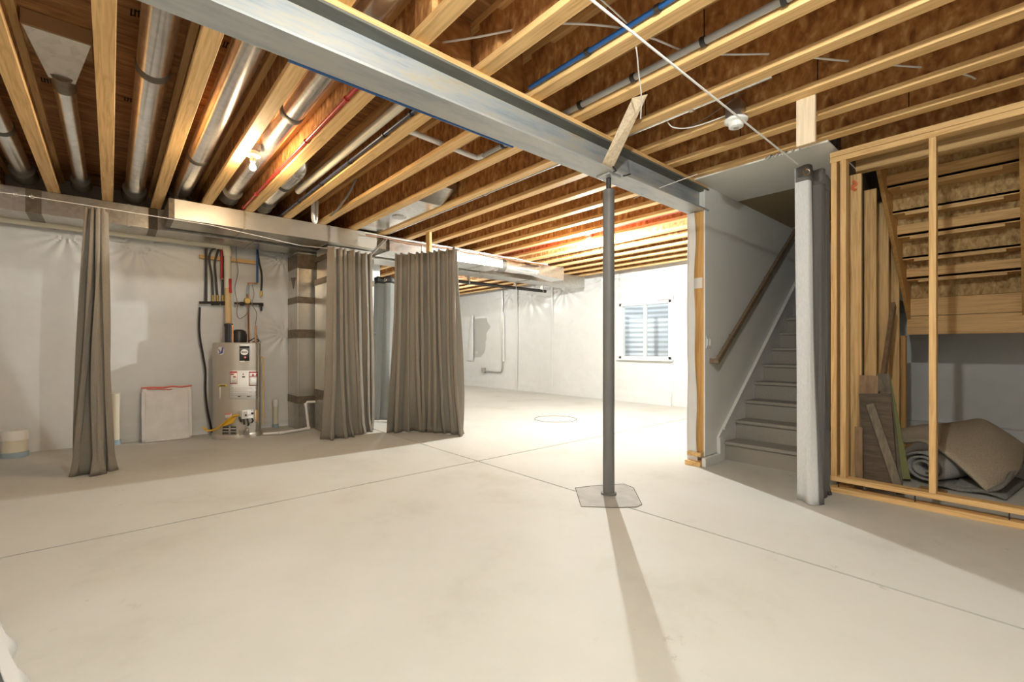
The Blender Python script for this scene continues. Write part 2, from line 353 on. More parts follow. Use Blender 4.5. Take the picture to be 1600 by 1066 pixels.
MB().grid(lambda u, v: (XF-.02-.015*math.sin(v*3.1), wy0-.06+(wy1-wy0+.12)*u, wz1-.01+.10*v+.025*math.sin(u*7+.5)*(1-v)), 30, 4).build('sheet_fold', 'plastic', w1, smooth=True)
yc = (wy0+wy1)/2
well = MB().grid(lambda u, v: (XF+.22+(.80+.007*math.sin(v*math.pi*2*17))*math.sin(u*math.pi)**.6, yc-(.95+.007*math.sin(v*math.pi*2*17))*math.cos(u*math.pi), .55+1.85*v), 40, 204)
tag(well.build('window_well', 'well', smooth=True, solid=.004), 'corrugated galvanised window well outside the sliding window', 'window well')
tag(MB().box(XF+.2, XF+1.3, wy0-.7, wy1+.7, .40, .545).build('well_gravel', 'pad'), 'gravel bed at the bottom of the window well', 'gravel')
# window 2 : covered by the sheeting
w2 = thing('window_2', (XF+.1, (vy0+vy1)/2, vz0), 'far window glowing faintly behind plastic sheeting', 'window', kind='structure')
MB().box(XF+.03,XF+.13,vy0,vy0+fr,vz0,vz1).box(XF+.03,XF+.13,vy1-fr,vy1,vz0,vz1).box(XF+.03,XF+.13,vy0,vy1,vz0,vz0+fr).box(XF+.03,XF+.13,vy0,vy1,vz1-fr,vz1).build('window_frame', 'vinyl', w2)
MB().grid(lambda u, v: (XF+.02+.01*noise.noise(Vector((u*5, v*6, 2))), vy0+.05+(vy1-vy0-.1)*u, vz0+.05+(vz1-vz0-.1)*v), 20, 20).build('plastic_sheet', 'poly_clear', w2, smooth=True)
MB().grid(lambda u, v: (XF-.03-.02*math.sin(u*math.pi), vy0-.04+.10*u+.16*v*(u), vz0-.05+(vz1-vz0+.1)*v), 4, 12).build('sheet_fold', 'plastic', w2, smooth=True)
MB().grid(lambda u, v: (XF-.03-.02*math.sin(u*math.pi), vy1-.1+.10*u+.25*(1-v)*u, vz0-.05+(vz1-vz0+.1)*v), 4, 12).build('sheet_fold', 'plastic', w2, smooth=True)

# stair wall under the beam end: exposed end stud, drywall, plastic on the far side
ws = struct('wall_stair', MB().box(XP+.04, XF, YS+.013, YS+.145, 0, ZT+2.2), 'drywall', 'white drywall beside the stairs with a handrail', 'wall')
MB().box(XP, XF, YS, YS+.0125, .085, ZT+2.2).build('drywall_sheet', 'drywall', ws)
tag(MB().box(XP+.0, XP+.038, YS+.013, YS+.15, .125, 2.438).build('end_stud', 'pine_dark', ws), 'bare orange-toned stud at the wall end')
MB().box(XP-.004, XP+.0, YS+.025, YS+.145, 1.70, 1.80).build('paper_patch', 'label_white', ws)
MB().box(XP-.06, XP+.039, YS+.014, YS+.15, .085, .123).build('bottom_plate', 'pine_x', ws)
MB().box(XP-.10, XP+.039, YS-.0, YS+.15, .0, .04).build('floor_plate', 'pine_x', ws)
MB().box(XP-.07, XP+.245, YS-.04, YS-.001, .0, .083).build('baseboard', 'trimwhite', ws, bevel=.006)
MB().grid(lambda u, v: (XP-.03+.35*u, YS+.152+.03*math.sin(v*9)*u*(1-v)+.012*(1-u)*math.sin(v*17), .01+v*2.42), 8, 40).build('plastic_sheet', 'plastic', ws, smooth=True, solid=.003)
MB().grid(lambda u, v: (XP-.034-.008*math.sin(v*13), YS+.085+.075*u-.035*(1-v)**3*(1-u)+.008*math.sin(v*19)*(1-u), .01+v*2.42), 4, 50).build('sheet_flap', 'plastic', ws, smooth=True, solid=.003)
# upper walls of the stairwell and lid, so the well is dark
struct('wall_stairwell', MB().box(XF, XF+.15, -1.0, YS+.1, ZT, ZT+2.2).box(4.40, XF, -.21, -.06, ZT+.03, ZT+2.2).box(4.25, 4.40, -.2, YS+.1, ZT+.03, ZT+2.2), 'drywall', 'painted walls of the stairwell above the lower ceiling', 'wall')
struct('ceiling_stairwell', MB().box(4.25, XF+.15, -.2, YS+.1, ZT+2.2, ZT+2.3), 'drywall', 'upper ceiling of the stairwell', 'ceiling')
# soffit over the stair opening
so = struct('trim_soffit', MB().box(4.06, 5.0, 1.02, YS, ZJ-.014, ZJ-.001), 'drywall', 'white drywall soffit above the stair opening', 'soffit')
MB().box(4.98, 5.0, 1.02, YS, ZJ-.001, ZT).build('soffit_return', 'drywall', so)
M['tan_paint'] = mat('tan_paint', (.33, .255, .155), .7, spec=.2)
MB().box(5.0015, 6.6, 1.036, YS-.001, ZJ-.012, ZJ+.0).build('stair_ceiling', 'tan_paint', so)  # added flat panel, dark tan to fill the dark area beyond the soffit
crumple = [pz(1195+4*i, 247-i*.9+2.2*math.sin(i*2.1), ZJ-.01) for i in range(19)]
MB().tube(crumple, [.006+.005*abs(math.sin(i*1.9)) for i in range(19)], 6).build('torn_plastic', 'plastic', so, smooth=True)

# ------------------------------------------------------------------ steel beam and column
bx0, bx1, by0, by1 = -.45, XP+.06, 2.057, 2.243
yb_ = (by0+by1)/2
bm_ = thing('steel_beam', (2.0, yb_, 2.44), 'grey painted steel I-beam crossing the ceiling under the joists', 'beam')
MB().box(bx0, bx1, by0, by1, 2.44, 2.455).build('bottom_flange', 'steel', bm_, bevel=.002)
MB().box(bx0, bx1, by0, by1, 2.637, 2.652).build('top_flange', 'flange_dark', bm_, bevel=.002)
MB().box(bx0, bx1, yb_-.005, yb_+.005, 2.455, 2.637).build('web', 'steel_web', bm_)
tag(MB().box(bx0, bx1, by0+.012, by1-.012, 2.653, ZJ-.001).build('nailer_plate', 'pine_x'), 'flat pine plate lying on top of the steel beam', 'board')
cc = pz(951, 772); CX_, CY_ = cc.x, yb_
CX_ = CX_*CY_/cc.y
co = thing('steel_column', (CX_, CY_, 0), 'dark grey steel post standing in the floor under the beam', 'column')
MB().lathe([(.044,.014),(.044,2.33),(.036,2.335)], (CX_, CY_, 0), 28).build('pipe', 'post', co, smooth=True)
MB().lathe([(.019,2.335),(.019,2.43)], (CX_, CY_, 0), 16).build('screw_jack', 'dark_steel', co, smooth=True)
MB().box(CX_-.075,CX_+.075,CY_-.06,CY_+.06,2.425,2.4395).build('cap_plate', 'steel', co, bevel=.002)
MB().lathe([(.06,.003),(.06,.014),(.047,.02)], (CX_, CY_, 0), 28).build('base_plate', 'post', co, smooth=True)
for s in (-1, 1): MB().tube([(CX_+s*.06, CY_-.09, 2.432), (CX_+s*.065, CY_-.115, 2.43), (CX_+s*.11, CY_-.12, 2.45)], .006, 6).build('clip', 'dark_steel', co)

# ------------------------------------------------------------------ joists
JLIST = []
jcount = 0
for k in range(-2, 20):
    xr = J0+PITCH*k; xl = xr-.089; xm = (xl+xr)/2
    if xr > XF-.05: break
    ya = -2.62 if k <= 10 else YS+.16
    yb = YM+.02 if xr < 3.34 else 12.5
    lab = 'wooden I-joist with strand board web, %s from the left' % ORD[jcount]
    J = thing('floor_joist', (xm, (ya+yb)/2, ZJ), lab, 'joist', 'floor joists overhead')
    jcount += 1
    MB().box(xl, xr, ya, yb, ZJ, ZJ+.038).build('bottom_flange', 'pine_y', J, bevel=.003)
    MB().box(xl, xr, ya, yb, ZT-.038, ZT-.0005).build('top_flange', 'pine_y', J)
    MB().box(xm-.0055, xm+.0055, ya, yb, ZJ+.038, ZT-.038).build('web', 'osb', J)
    if k <= 10:
        for s in (-1, 1):
            xa, xb = sorted((xm+s*.006, xm+s*.040))
            if k >= 2: MB().box(xa, xb, 1.90, 2.06, ZJ+.04, ZT-.04).build('web_stiffener', 'osb', J)
    # butt joints of the web boards
    for yy in ([.55+.31*((k*7)%5), 4.6+.29*((k*5)%6)] if k > -3 else []):
        if ya < yy < yb: MB().box(xm-.0066, xm+.0066, yy, yy+.006, ZJ+.038, ZT-.038).build('web_joint', 'ink', J)
    JLIST.append((k, xl, xr))
for k in range(4, 11):
    xa, xb = J0+PITCH*(k-1)+.001-.0445+.042, J0+PITCH*k-.0445-.042
    tag(MB().box(xa, xb, yb_-.012, yb_+.012, ZJ, ZT-.001).build('joist_blocking', 'osb'), 'strand board blocking panel on the beam between joists %s and %s from the left' % (ORD[k+1], ORD[k+2]), 'blocking', 'blocking panels above the steel beam')
rl = pz(1075, 335, 2.78).x
tag(MB().box(4.995, 5.035, YS+.16, 12.4, ZJ+.03, ZJ+.27).build('lumber_beam', 'redwood'), 'dark red engineered lumber beam between joists near the bright bulb', 'beam')

# ------------------------------------------------------------------ lamps
def bulb(name, loc, power, col, label, r=.024):
    x, y, z = loc     # z = centre of the glass
    t = thing(name, (x, y, z-.04), label, 'light')
    MB().lathe([(.055,0),(.055,.028),(.035,.045)], (x, y, z+.095), 24).build('lampholder', 'porcelain', t, smooth=True)
    MB().lathe([(.022,0),(.02,.05)], (x, y, z+.048), 16).build('socket', 'chrome', t, smooth=True)
    MB().box(x-.05, x+.05, y-.05, y+.05, z+.14, z+.19).build('junction_box', 'galv', t)
    gl = MB(); pr = [(r*math.sin(a), -r*math.cos(a)) for a in [math.pi*(i+.5)/9 for i in range(8)]]+[(.016, r*1.25)]
    gl.lathe(pr, (x, y, z), 14)
    area = 4*math.pi*r*r
    gl.build('glass_bulb', emit(name+'_glow', col, power/area/math.pi), t, smooth=True)
B1 = pz(395, 262, 2.60); B2 = pz(922, 385, 2.60)
bulb('ceiling_bulb', (B1.x, B1.y, 2.60), POW_MECH, COL_MECH, 'lit bare bulb on a joist above the left bays')
bulb('ceiling_bulb', (B2.x, B2.y, 2.60), POW_FAR, COL_FAR, 'brightest bare bulb on the joists of the far room')
bulb('ceiling_bulb', (.85, .30, 2.60), POW_BACK, COL_BACK, 'bare bulb on a joist above the camera')
bulb('ceiling_bulb', (5.75, 9.6, 2.60), POW_FILL, COL_FAR, 'bare bulb in the far room hidden behind the middle curtains')  # added bulb, out of sight, brightens the far room

# ------------------------------------------------------------------ sheet-metal trunk ducts
def bay(k): return J0+PITCH*k+.158
def duct_run(name, label, x0, x1, y0, y1, z0, z1, cuts, m='duct_wrap', tapes=()):
    t = thing(name, ((x0+x1)/2, (y0+y1)/2, z0), label, 'duct')
    xs = [x0]+list(cuts)+[x1]
    for a, b in zip(xs, xs[1:]): MB().box(a+.001, b-.001, y0, y1, z0, z1).build('section', m, t, bevel=.003)
    for c in cuts: MB().box(c-.012, c+.012, y0-.008, y1+.008, z0-.008, z1).build('drive_cleat', 'galv', t)
    for (c, w_) in tapes: MB().box(c-w_/2, c+w_/2, y0-.003, y1+.003, z0-.003, z1-.002).build('foil_tape', 'tape', t)
    return t
D1Y, D2Y = 6.50, 5.93
duct_run('trunk_duct', 'long galvanised trunk duct along the wall behind, ending at the far wall', -2.2, 7.83, D1Y, 6.92, 2.455, ZJ-.003, [-1.0, .15, 1.35, 2.55, 3.75, 4.95, 6.15], 'galv', [(-.57, .11), (.36, .08)])
xa2, xg0, xg1, xb2 = .46, 2.74, 2.93, 5.0
duct_run('trunk_duct', 'front trunk duct above the curtains, left section lit warm by the bulb', xa2, xg0, D2Y, 6.42, 2.48, ZJ-.003, [1.15, 2.1], 'duct_wrap', [(xa2+.02, .05)])
duct_run('trunk_duct', 'front trunk duct above the curtains, right section leading to round pipe', xg1, xb2, D2Y, 6.42, 2.48, ZJ-.003, [3.45, 4.6], 'galv_bright')
cn = thing('duct_connector', ((xg0+xg1)/2, 6.2, 2.5), 'brown flexible connector between the two front trunk sections', 'duct')
MB().box(xg0, xg1, D2Y+.03, 6.40, 2.50, ZJ-.02).build('sleeve', 'tape', cn)
MB().bar((xg0-.1, D2Y-.012, 2.36), (xg1-.02, D2Y-.012, 2.66), .012, .03, (0, 1, 0)).build('strap', 'galv', cn)
# round take-off at the end of the right section, with a boot
to = thing('round_duct', (5.7, 6.15, 2.47), 'wrapped round duct on the end of the right trunk section', 'duct')
MB().lathe([(.115,0),(.115,.16),(.105,.17),(.105,.50),(.10,.51),(.10,.95)], (5.0, 6.12, 2.565), 28, 'x').build('pipe', 'galv_bright', to, smooth=True)
MB().lathe([(.119,0),(.119,.15)], (5.005, 6.12, 2.565), 28, 'x').build('collar', 'band', to, smooth=True)
MB().hexa([(5.95,6.03,2.48),(6.55,5.95,2.43),(6.55,6.30,2.43),(5.95,6.21,2.48),(5.95,6.03,2.65),(6.55,5.95,ZJ-.01),(6.55,6.30,ZJ-.01),(5.95,6.21,2.65)]).build('boot', 'galv_bright', to)
bp_ = thing('black_pipe', (6.2, 7.28, 2.37), 'black plastic pipe hung level below the far trunk duct', 'pipe')
MB().lathe([(.034,0),(.034,2.4)], (5.0, 7.28, 2.405), 18, 'x').build('tube', 'black_pipe', bp_, smooth=True)
for x in (5.26, 6.48, 7.29): MB().box(x-.012, x+.012, 7.245, 7.315, 2.37, ZJ-.001).build('hanger', 'galv', bp_)

# round branch ducts in the joist bays
def branch(k, r, y0, y1, label, joints=(), z=2.835, x=None, m='galv_bright'):
    x = bay(k) if x is None else x
    t = thing('branch_duct', (x, (y0+y1)/2, z-r), label, 'duct', 'round branch ducts in the joist bays')
    MB().lathe([(r, 0), (r, y1-y0)], (x, y0, z), 28, 'y').build('pipe', m, t, smooth=True)
    for y in joints: MB().lathe([(r+.001,0),(r+.005,.008),(r+.005,.072),(r+.001,.08)], (x, y, z), 28, 'y').build('joint_band', 'band', t, smooth=True)
    MB().lathe([(r+.02,0),(r+.012,.10),(r+.03,.22)], (x, y1-.15, z-.01), 24, 'y').build('takeoff_collar', 'band', t, smooth=True)
    return t
YE = D1Y-.02
branch(-2, .07, 2.9, YE, 'round silver branch duct at the far left edge', [5.2])
d1 = branch(-1, .056, 4.0, YE, 'thin round branch duct below the floor boot', [])
bx = bay(-1); 
MB().hexa([(bx-.14,3.66,2.90),(bx+.14,3.66,2.90),(bx+.06,3.99,2.785),(bx-.06,3.99,2.785),(bx-.14,3.86,2.92),(bx+.14,3.86,2.92),(bx+.06,3.99,2.89),(bx-.06,3.99,2.89)]).build('boot', 'galv_bright', d1)
MB().box(bx-.145, bx+.145, 3.65, 3.87, 2.902, ZT-.003).build('boot_box', 'cardboard', d1)
MB().lathe([(.066,0),(.060,.10),(.062,.22)], (bx, 3.96, 2.835), 20, 'y').build('wire_clamp', 'tape', d1, smooth=True)
branch(0, .082, -1.2, YE, 'wide round branch duct, right neighbour of the floor boot bay', [3.50], x=.195)
branch(1, .082, -1.2, YE-.05, 'dented round branch duct left of the lit bulb', [4.85])
branch(2, .078, -1.2, 5.86, 'round branch duct right of the lit bulb, passing over the beam', [3.50])
d5 = branch(3, .072, 4.62, 5.86, 'short round duct with an elbow beside the white drain pipe', [5.0], z=2.80, x=1.338)
MB().tube(spline([(1.338,4.70,2.80),(1.338,4.58,2.815),(1.338,4.50,2.88),(1.338,4.49,ZT-.01)]), .072, 20).build('elbow', 'galv_bright', d5, smooth=True)
# rectangular stack boot
xs0, xs1 = J0+6*PITCH+.012, J0+7*PITCH-.089-.012
sb = thing('stack_boot', ((xs0+xs1)/2, 5.0, 2.70), 'square silver duct boot tucked between two joists right of centre', 'duct')
MB().box(xs0, xs1, 4.35, D2Y-.01, 2.705, 2.93).build('body', 'galv_bright', sb, bevel=.004)
MB().hexa([(xs0,4.05,2.80),(xs1,4.05,2.80),(xs1,4.349,2.705),(xs0,4.349,2.705),(xs0,4.05,2.96),(xs1,4.05,2.96),(xs1,4.349,2.93),(xs0,4.349,2.93)]).build('tapered_end', 'galv', sb)
MB().lathe([(.09,0),(.09,.008)], ((xs0+xs1)/2, 5.05, 2.697), 8).build('side_plate', 'galv', sb)

# ------------------------------------------------------------------ pipes and cables overhead
def pipe(name, pts, r, m, label, clips=(), clip_m='black_pipe', cat='pipe', n=12, parts=()):
    t = thing(name, pts[len(pts)//2], label, cat)
    MB().tube(pts, r, n).build('tube', m, t, smooth=True)
    pts = [Vector(p) for p in pts]
    for c in clips:
        a, b = pts[0], pts[-1]; d = (b-a).normalized(); q = a+(b-a)*c
        MB().tube([q-d*.012, q+d*.012], r*1.35+.002, 10).build('clip', clip_m, t, smooth=True)
    for f in parts: f(t)
    return t
pipe('water_pipe', [(1.133, 2.3, 2.714), (1.133, 6.3, 2.714)], .0125, 'red_pex', 'red water tube along the joist right of the lit bulb', [.15, .35, .55, .75, .9], 'red_pex')
pipe('water_pipe', [(1.535, 2.3, 2.715), (1.535, 6.4, 2.715)], .0135, 'navy_pipe', 'dark navy tube strapped to a joist beside the white drain pipe', [.02, .12, .22, .38, .55, .72])
pipe('water_pipe', [(1.945, -1.2, 2.728), (1.945, 2.05, 2.728)], .0135, 'blue_pex', 'bright blue water tube along a joist in front of the beam', [.50, .60, .73, .86])
pipe('water_pipe', [(.62, by1+.03, 2.457), (2.0, by1+.03, 2.457)], .012, 'blue_pex', 'blue water tube along the back edge of the steel beam')
pipe('drain_pipe', spline([(1.477, 2.25, 2.765), (1.477, 4.85, 2.765), (1.477, 4.97, 2.775), (1.477, 5.02, 2.83), (1.477, 5.02, 2.97)]), .033, 'pvc', 'cream plastic drain pipe in a joist bay left of centre', cat='pipe')
pipe('conduit', [(2.343, -1.5, 2.732), (2.343, 3.02, 2.732)], .019, 'grey_conduit', 'grey pipe along a joist in front of the beam and behind it', [.50, .585, .68, .77, .945])
pipe('drain_pipe', spline([(2.343, 3.03, 2.732), (2.343, 3.08, 2.735), (2.31, 3.12, 2.74), (1.98, 3.12, 2.755), (1.60, 3.12, 2.77)]), .021, 'pvc_white', 'white plastic pipe crossing two joist bays behind the beam')
pipe('conduit', [(2.886, 1.0, 2.703), (2.886, 5.9, 2.703)], .0145, 'galv_bright', 'shiny metal conduit along a joist near the column top', [.1, .55], 'galv')
MBt = MB().tube(spline([pz(1043,191,2.70), pz(1052,199,2.66), pz(1075,200,2.66), pz(1110,190,2.68), pz(1140,178,2.71)]), .004, 6)
tag(MBt.build('lamp_cable', 'wire_white', smooth=True), 'white looped cable from the conduit to the unlit lampholder', 'cable')
tag(MB().tube(spline([pz(1075,200,2.69), pz(1110,180,2.72), pz(1150,152,2.78), pz(1165,145,2.82)]), .0025, 6).build('lamp_cable', 'wire_grey', smooth=True), 'thin grey wire behind the white looped cable', 'cable')
cab = spline([pz(*p) for p in ((655,72,2.80),(745,58,2.80),(840,40,2.81),(900,37,2.80),(975,45,2.79),(1025,62,2.79),(1080,83,2.79),(1137,85,2.78),(1222,85,2.80),(1288,92,2.79),(1350,98,2.79),(1410,103,2.79),(1465,108,2.80),(1512,118,2.79),(1535,130,2.80))], 6)
tag(MB().tube(cab, .0055, 7).build('power_cable', 'wire_white', smooth=True), 'white power cable threaded through the joists in front of the beam', 'cable')
tag(MB().tube(spline([pz(1222,85,2.80), pz(1262,55,2.83), pz(1300,12,2.90)]), .003, 6).build('power_cable', 'wire_grey', smooth=True), 'thin grey wire running up a joist bay at upper right', 'cable')
tag(MB().tube(spline([pz(930,-8,2.76), pz(960,18,2.75), pz(985,44,2.74), pz(994,75,2.69), pz(998,115,2.66), pz(1002,150,2.61), pz(1001,185,2.55)]), .004, 6).build('power_cable', 'wire_white', smooth=True), 'white cable dropping past the grey pipe to the leaning brace', 'cable')
cw = [Vector((-.44, 1.12, 2.47)), Vector((3.72, 1.12, 2.445))]
tag(MB().tube(cw, .0052, 8).build('curtain_wire', 'wire_white', smooth=True), 'taut white curtain wire stretched below the joists to the right curtain', 'wire')
tag(MB().tube([pz(990,310,2.42), pz(1040,290,2.48), pz(1090,272,2.55)], .003, 6).build('hanging_wire', 'wire_white', smooth=True), 'thin white wire hanging across the beam end', 'wire')
# wires bundled along the duct top
for i, (dz, m, lb) in enumerate(((0, 'wire_white', 'white'), (.022, 'wire_grey', 'grey'), (.040, 'copper', 'copper-toned'))):
    pts = [(2.55+.25*j, D2Y-.045-.012*i-.02*math.sin(j*1.3+i), ZJ-.022-dz*.8-.018*abs(math.sin(j*.9+i))) for j in range(15)]
    if i == 0: wb = thing('wire_bundle', pts[7], 'white, grey and copper-toned wires bundled along the front trunk duct', 'cable')
    MB().tube(spline(pts, 4), .0065, 6).build('wire', m, wb, smooth=True)
tag(MB().tube(spline([(1.90,4.6,2.86),(1.88,4.75,2.74),(1.95,5.3,2.70),(2.0,5.8,2.71)]), .012, 7).build('bundled_wire', 'wire_grey', smooth=True), 'dark hose looping over a joist beside the trunk duct', 'cable')
tag(MB().tube(spline([(1.80,5.62,2.985),(1.80,5.62,2.70),(1.82,5.66,2.645),(1.86,5.70,2.66),(1.88,5.72,2.90)]), .022, 9).build('drain_trap', 'pvc_white', smooth=True), 'white plastic trap hanging between joists above the front duct', 'pipe')

# unlit lampholder, brace, hanging board, block
t = thing('lampholder', (3.32, 1.35, 2.6), 'white round lampholder without bulb hanging from a joist', 'light')
lp = pz(1150, 190, 2.64)
MB().box(lp.x-.05, lp.x+.05, lp.y-.05, lp.y+.05, 2.665, 2.76).build('junction_box', 'galv', t)
MB().lathe([(.035,-.052),(.045,-.048),(.05,-.02),(.072,-.012),(.075,0),(.06,.012)], (lp.x, lp.y, 2.65), 28).build('holder', 'porcelain', t, smooth=True)
MB().lathe([(.016,-.056),(.016,-.05)], (lp.x, lp.y, 2.65), 14).build('contact', 'label_line', t)
fq = [pz(940,257,2.462), pz(957,264,2.458), pz(1012,147,2.688), pz(988,153,2.688)]; bk = Vector((.030, .020, .012))
tag(MB().hexa([fq[0], fq[1], fq[1]+bk, fq[0]+bk, fq[3], fq[2], fq[2]+bk, fq[3]+bk]).build('wood_brace', 'pine_pale', bevel=.002), 'pale wooden brace leaning from a joist to the beam at the column', 'brace')
tag(MB().box(3.275, 3.30, .89, .995, 2.40, 2.90).build('hanging_board', 'pine_pale', bevel=.003), 'pale wooden board hanging from a joist above the right curtain', 'board')
wp = pz(667, 370, ZJ)
tag(MB().box(3.225, 3.263, 5.36, 5.45, 2.24, ZJ-.001).build('hanging_post', 'pine_z', bevel=.003), 'short wooden post hanging from a joist above the middle curtains', 'post')

# ------------------------------------------------------------------ curtains
def curtain(label, top, bot, z0, z1, n, at, ab, seed, m='curtain', flare=1.6, grommets=(), hem=None, pale_side=None):
    rnd = random.Random(seed); ph = [rnd.uniform(0, 6.28) for _ in range(4)]
    top = [Vector((*p, 0)) for p in top]; bot = [Vector((*p, 0)) for p in bot]
    def along(P, u):
        L = [0]
        for a, b in zip(P, P[1:]): L.append(L[-1]+(b-a).length)
        s = u*L[-1]
        for i in range(len(P)-1):
            if s <= L[i+1] or i == len(P)-2:
                d = P[i+1]-P[i]; t = (s-L[i])/max(1e-6, L[i+1]-L[i]); return P[i]+d*t, d.normalized()
    base = along(bot, .5)[0]
    def f(u, v):
        w_ = 1-v; a, da = along(top, u); b, db = along(bot, u); k = w_**flare
        p = a+(b-a)*k; d = (da+(db-da)*k).normalized(); nrm = Vector((d.y, -d.x, 0))
        amp = at+(ab-at)*w_**.8
        uu = u+(.025*math.sin(2*math.pi*u*1.5+ph[0])+.018*math.sin(2*math.pi*u*3.3+ph[3])+.035*w_*math.sin(3*w_+ph[1]+u*7))*min(1, 5/n)
        q = math.sin(2*math.pi*n*uu+ph[2]); q = math.copysign(abs(q)**.85, q)
        mod = .70+.30*math.sin(2*math.pi*u*n*.37+ph[3]+1.2*w_)
        off = amp*mod*q+.010*math.sin(v*7+u*13+ph[1])*w_
        sh = amp*.5*math.sin(4*math.pi*n*uu+2*ph[2])+.02*w_*w_*math.sin(u*17+ph[0])
        z = z0+(z1-z0)*v+(.012*q*max(0, v-.9)/.1)
        if w_ > .9: off += .035*((w_-.9)/.1)**2*math.sin(u*n*6.28+ph[1])
        p = p+nrm*off+d*sh; return (p.x, p.y, z)
    t = thing('curtain', (base.x, base.y, z0), label, 'curtain', 'grey grommet curtains on wires')
    if pale_side:
        ml, sp = pale_side  # first stretch of the width is paler than the folds
        MB().grid(lambda u, v: f(u*sp, v), 20, 40).build('lining', ml, t, smooth=True, solid=.003, fixn=False)
        MB().grid(lambda u, v: f(sp+(1-sp)*u, v), int(n*18), 40).build('panel', m, t, smooth=True, solid=.003, fixn=False)
    else: MB().grid(f, int(n*18), 40).build('panel', m, t, smooth=True, solid=.003, fixn=False)
    if hem: MB().grid(lambda u, v: (lambda p: (p[0]*1.0, p[1]*1.0, p[2]))(Vector(f(u, .955+.045*v))+Vector((0, -.004, .001))), int(n*18), 3).build('header_band', hem, t, smooth=True, solid=.003, fixn=False)
    for u in grommets:
        p = Vector(f(u, .978)); a = Vector(f(max(0, u-.006), .978)); b = Vector(f(min(1, u+.006), .978)); d = (b-a).normalized(); nr = Vector((d.y, -d.x, 0))
        if nr.dot(-p) < 0: nr = -nr
        c = p+nr*.004
        MB().tube([c+d*.021*math.cos(q*math.pi/8)+Vector((0,0,.021*math.sin(q*math.pi/8))) for q in range(17)], .006, 6).build('grommet', 'chrome', t, smooth=True)
    return t
def xy(v): return (v.x, v.y)
ZC = 2.30
T = lambda px, py, z=ZC: xy(pz(px, py, z))
B = lambda px, py: xy(pz(px, py, 0))
tl = pY(136, 325, 5.25); tr = pY(166, 325, 5.25)
curtain('tall grey curtain bunched up alone at the left, before the plastic wall', [(tl.x, 5.25), (tr.x, 5.27)], [B(118, 741), B(150, 742), B(176, 733)], .004, tl.z, 3.5, .036, .085, 3, flare=1.0)
curtain('grey curtain drawn aside in front of the furnace', [T(515, 386), T(552, 393), T(578, 398)], [B(512, 688), B(545, 683), B(580, 672)], .004, ZC, 6.5, .048, .075, 5, flare=1.8, grommets=(.62, .92))
curtain('wide grey curtain with many folds right of the furnace', [T(619, 398), T(665, 395), T(714, 389)], [B(604, 676), B(660, 674), B(729, 681)], .004, ZC, 9.5, .050, .075, 8, flare=2.2, grommets=(.28, .60, .93))
curtain('pale blue-grey curtain hanging behind the gap between two curtains', [(3.02, 6.62), (3.12, 6.45), (3.30, 6.38)], [(2.98, 6.70), (3.10, 6.48), (3.27, 6.38)], .03, 2.20, 2.0, .02, .03, 11, 'curtain_lining', hem='rubber', grommets=(.5,))
rb = [pz(1243, 784), pz(1283, 789)]
curtain('silver-sided grey curtain gathered at the right beside the bare studs', [xy(pX(1242,262,3.74)), xy(pX(1262,262,3.80)), (3.88,1.07), (3.99,1.03), (4.10,1.07), (4.19,1.04)], [xy(rb[0]), xy(rb[1]), (3.92,1.06), (4.02,1.00), (4.12,1.06), (4.20,1.03)], .004, 2.44, 3.0, .010, .016, 13, 'curtain_dark', hem='curtain_dark', flare=1.5, grommets=(.14,), pale_side=('curtain_silver', .26))
mw = [pz(-30,296,2.36), pz(60,309,2.36), pz(330,352,2.36), pz(470,384,2.36), pz(520,389,2.33)]
wt = thing('curtain_wire', tuple(mw[0]), 'thin curtain wire crossing in front of the left trunk duct', 'wire')
MB().tube(mw, .0035, 6).build('wire', 'wire_white', wt, smooth=True)
for px, py in ((25,304),(50,307.5)): 
    q = pz(px, py, 2.36); MB().tube([q+Vector((.012*math.cos(a*.7), 0, .012*math.sin(a*.7))) for a in range(10)], .004, 6).build('eyelet', 'chrome', wt)

# ------------------------------------------------------------------ furnace and return drop
fx0, fx1, fy0, fy1 = 2.12, 2.76, 6.08, 6.54
fu = thing('furnace', ((fx0+fx1)/2, (fy0+fy1)/2, 0), 'furnace cabinet with tall plenum behind the drawn curtain', 'furnace')
MB().box(fx0, fx1, fy0, fy1, .0, .50).build('base_cabinet', 'galv', fu, bevel=.004)
MB().box(fx0, fx1, fy0, fy1, .52, 2.05).build('cabinet', 'duct_wrap', fu, bevel=.004)
MB().box(fx0+.02, fx1-.02, fy0+.02, fy1-.02, 2.06, 2.468).build('plenum', 'duct_wrap', fu)
for (za, zb) in ((.47, .56), (1.98, 2.06), (2.30, 2.36)): MB().box(fx0-.006, fx1+.006, fy0-.006, fy1+.006, za, zb).build('foil_tape', 'tape', fu)
MB().lathe([(.03,0),(.035,.03),(.02,.06)], (fx1+.0, fy0+.08, 1.33), 12, 'x').build('gas_fitting', 'dark_steel', fu, smooth=True)
rx0, rx1, ry0, ry1 = 1.925, 2.24, 6.64, 7.07
rd = thing('return_drop', ((rx0+rx1)/2, (ry0+ry1)/2, 0), 'tan vertical duct with brown tape bands left of the furnace', 'duct')
for (za, zb, m) in ((0, .40, 'galv'), (.40, 1.30, 'duct_wrap'), (1.31, 1.78, 'duct_wrap'), (1.79, 2.45, 'galv')): MB().box(rx0, rx1, ry0, ry1, za+.001, zb-.001).build('section', m, rd, bevel=.004)
for (za, zb) in ((.36, .46), (1.26, 1.38), (1.74, 1.83), (2.22, 2.42)): MB().box(rx0-.006, rx1+.006, ry0-.006, ry1+.006, za, zb).build('foil_tape', 'tape', rd)
MB().prism([(rx0-.004, 6.72, 2.10), (rx0-.004, 6.95, 2.12), (rx0-.004, 6.83, 1.95)], (.006, 0, 0)).build('tape_patch', 'tape', rd)
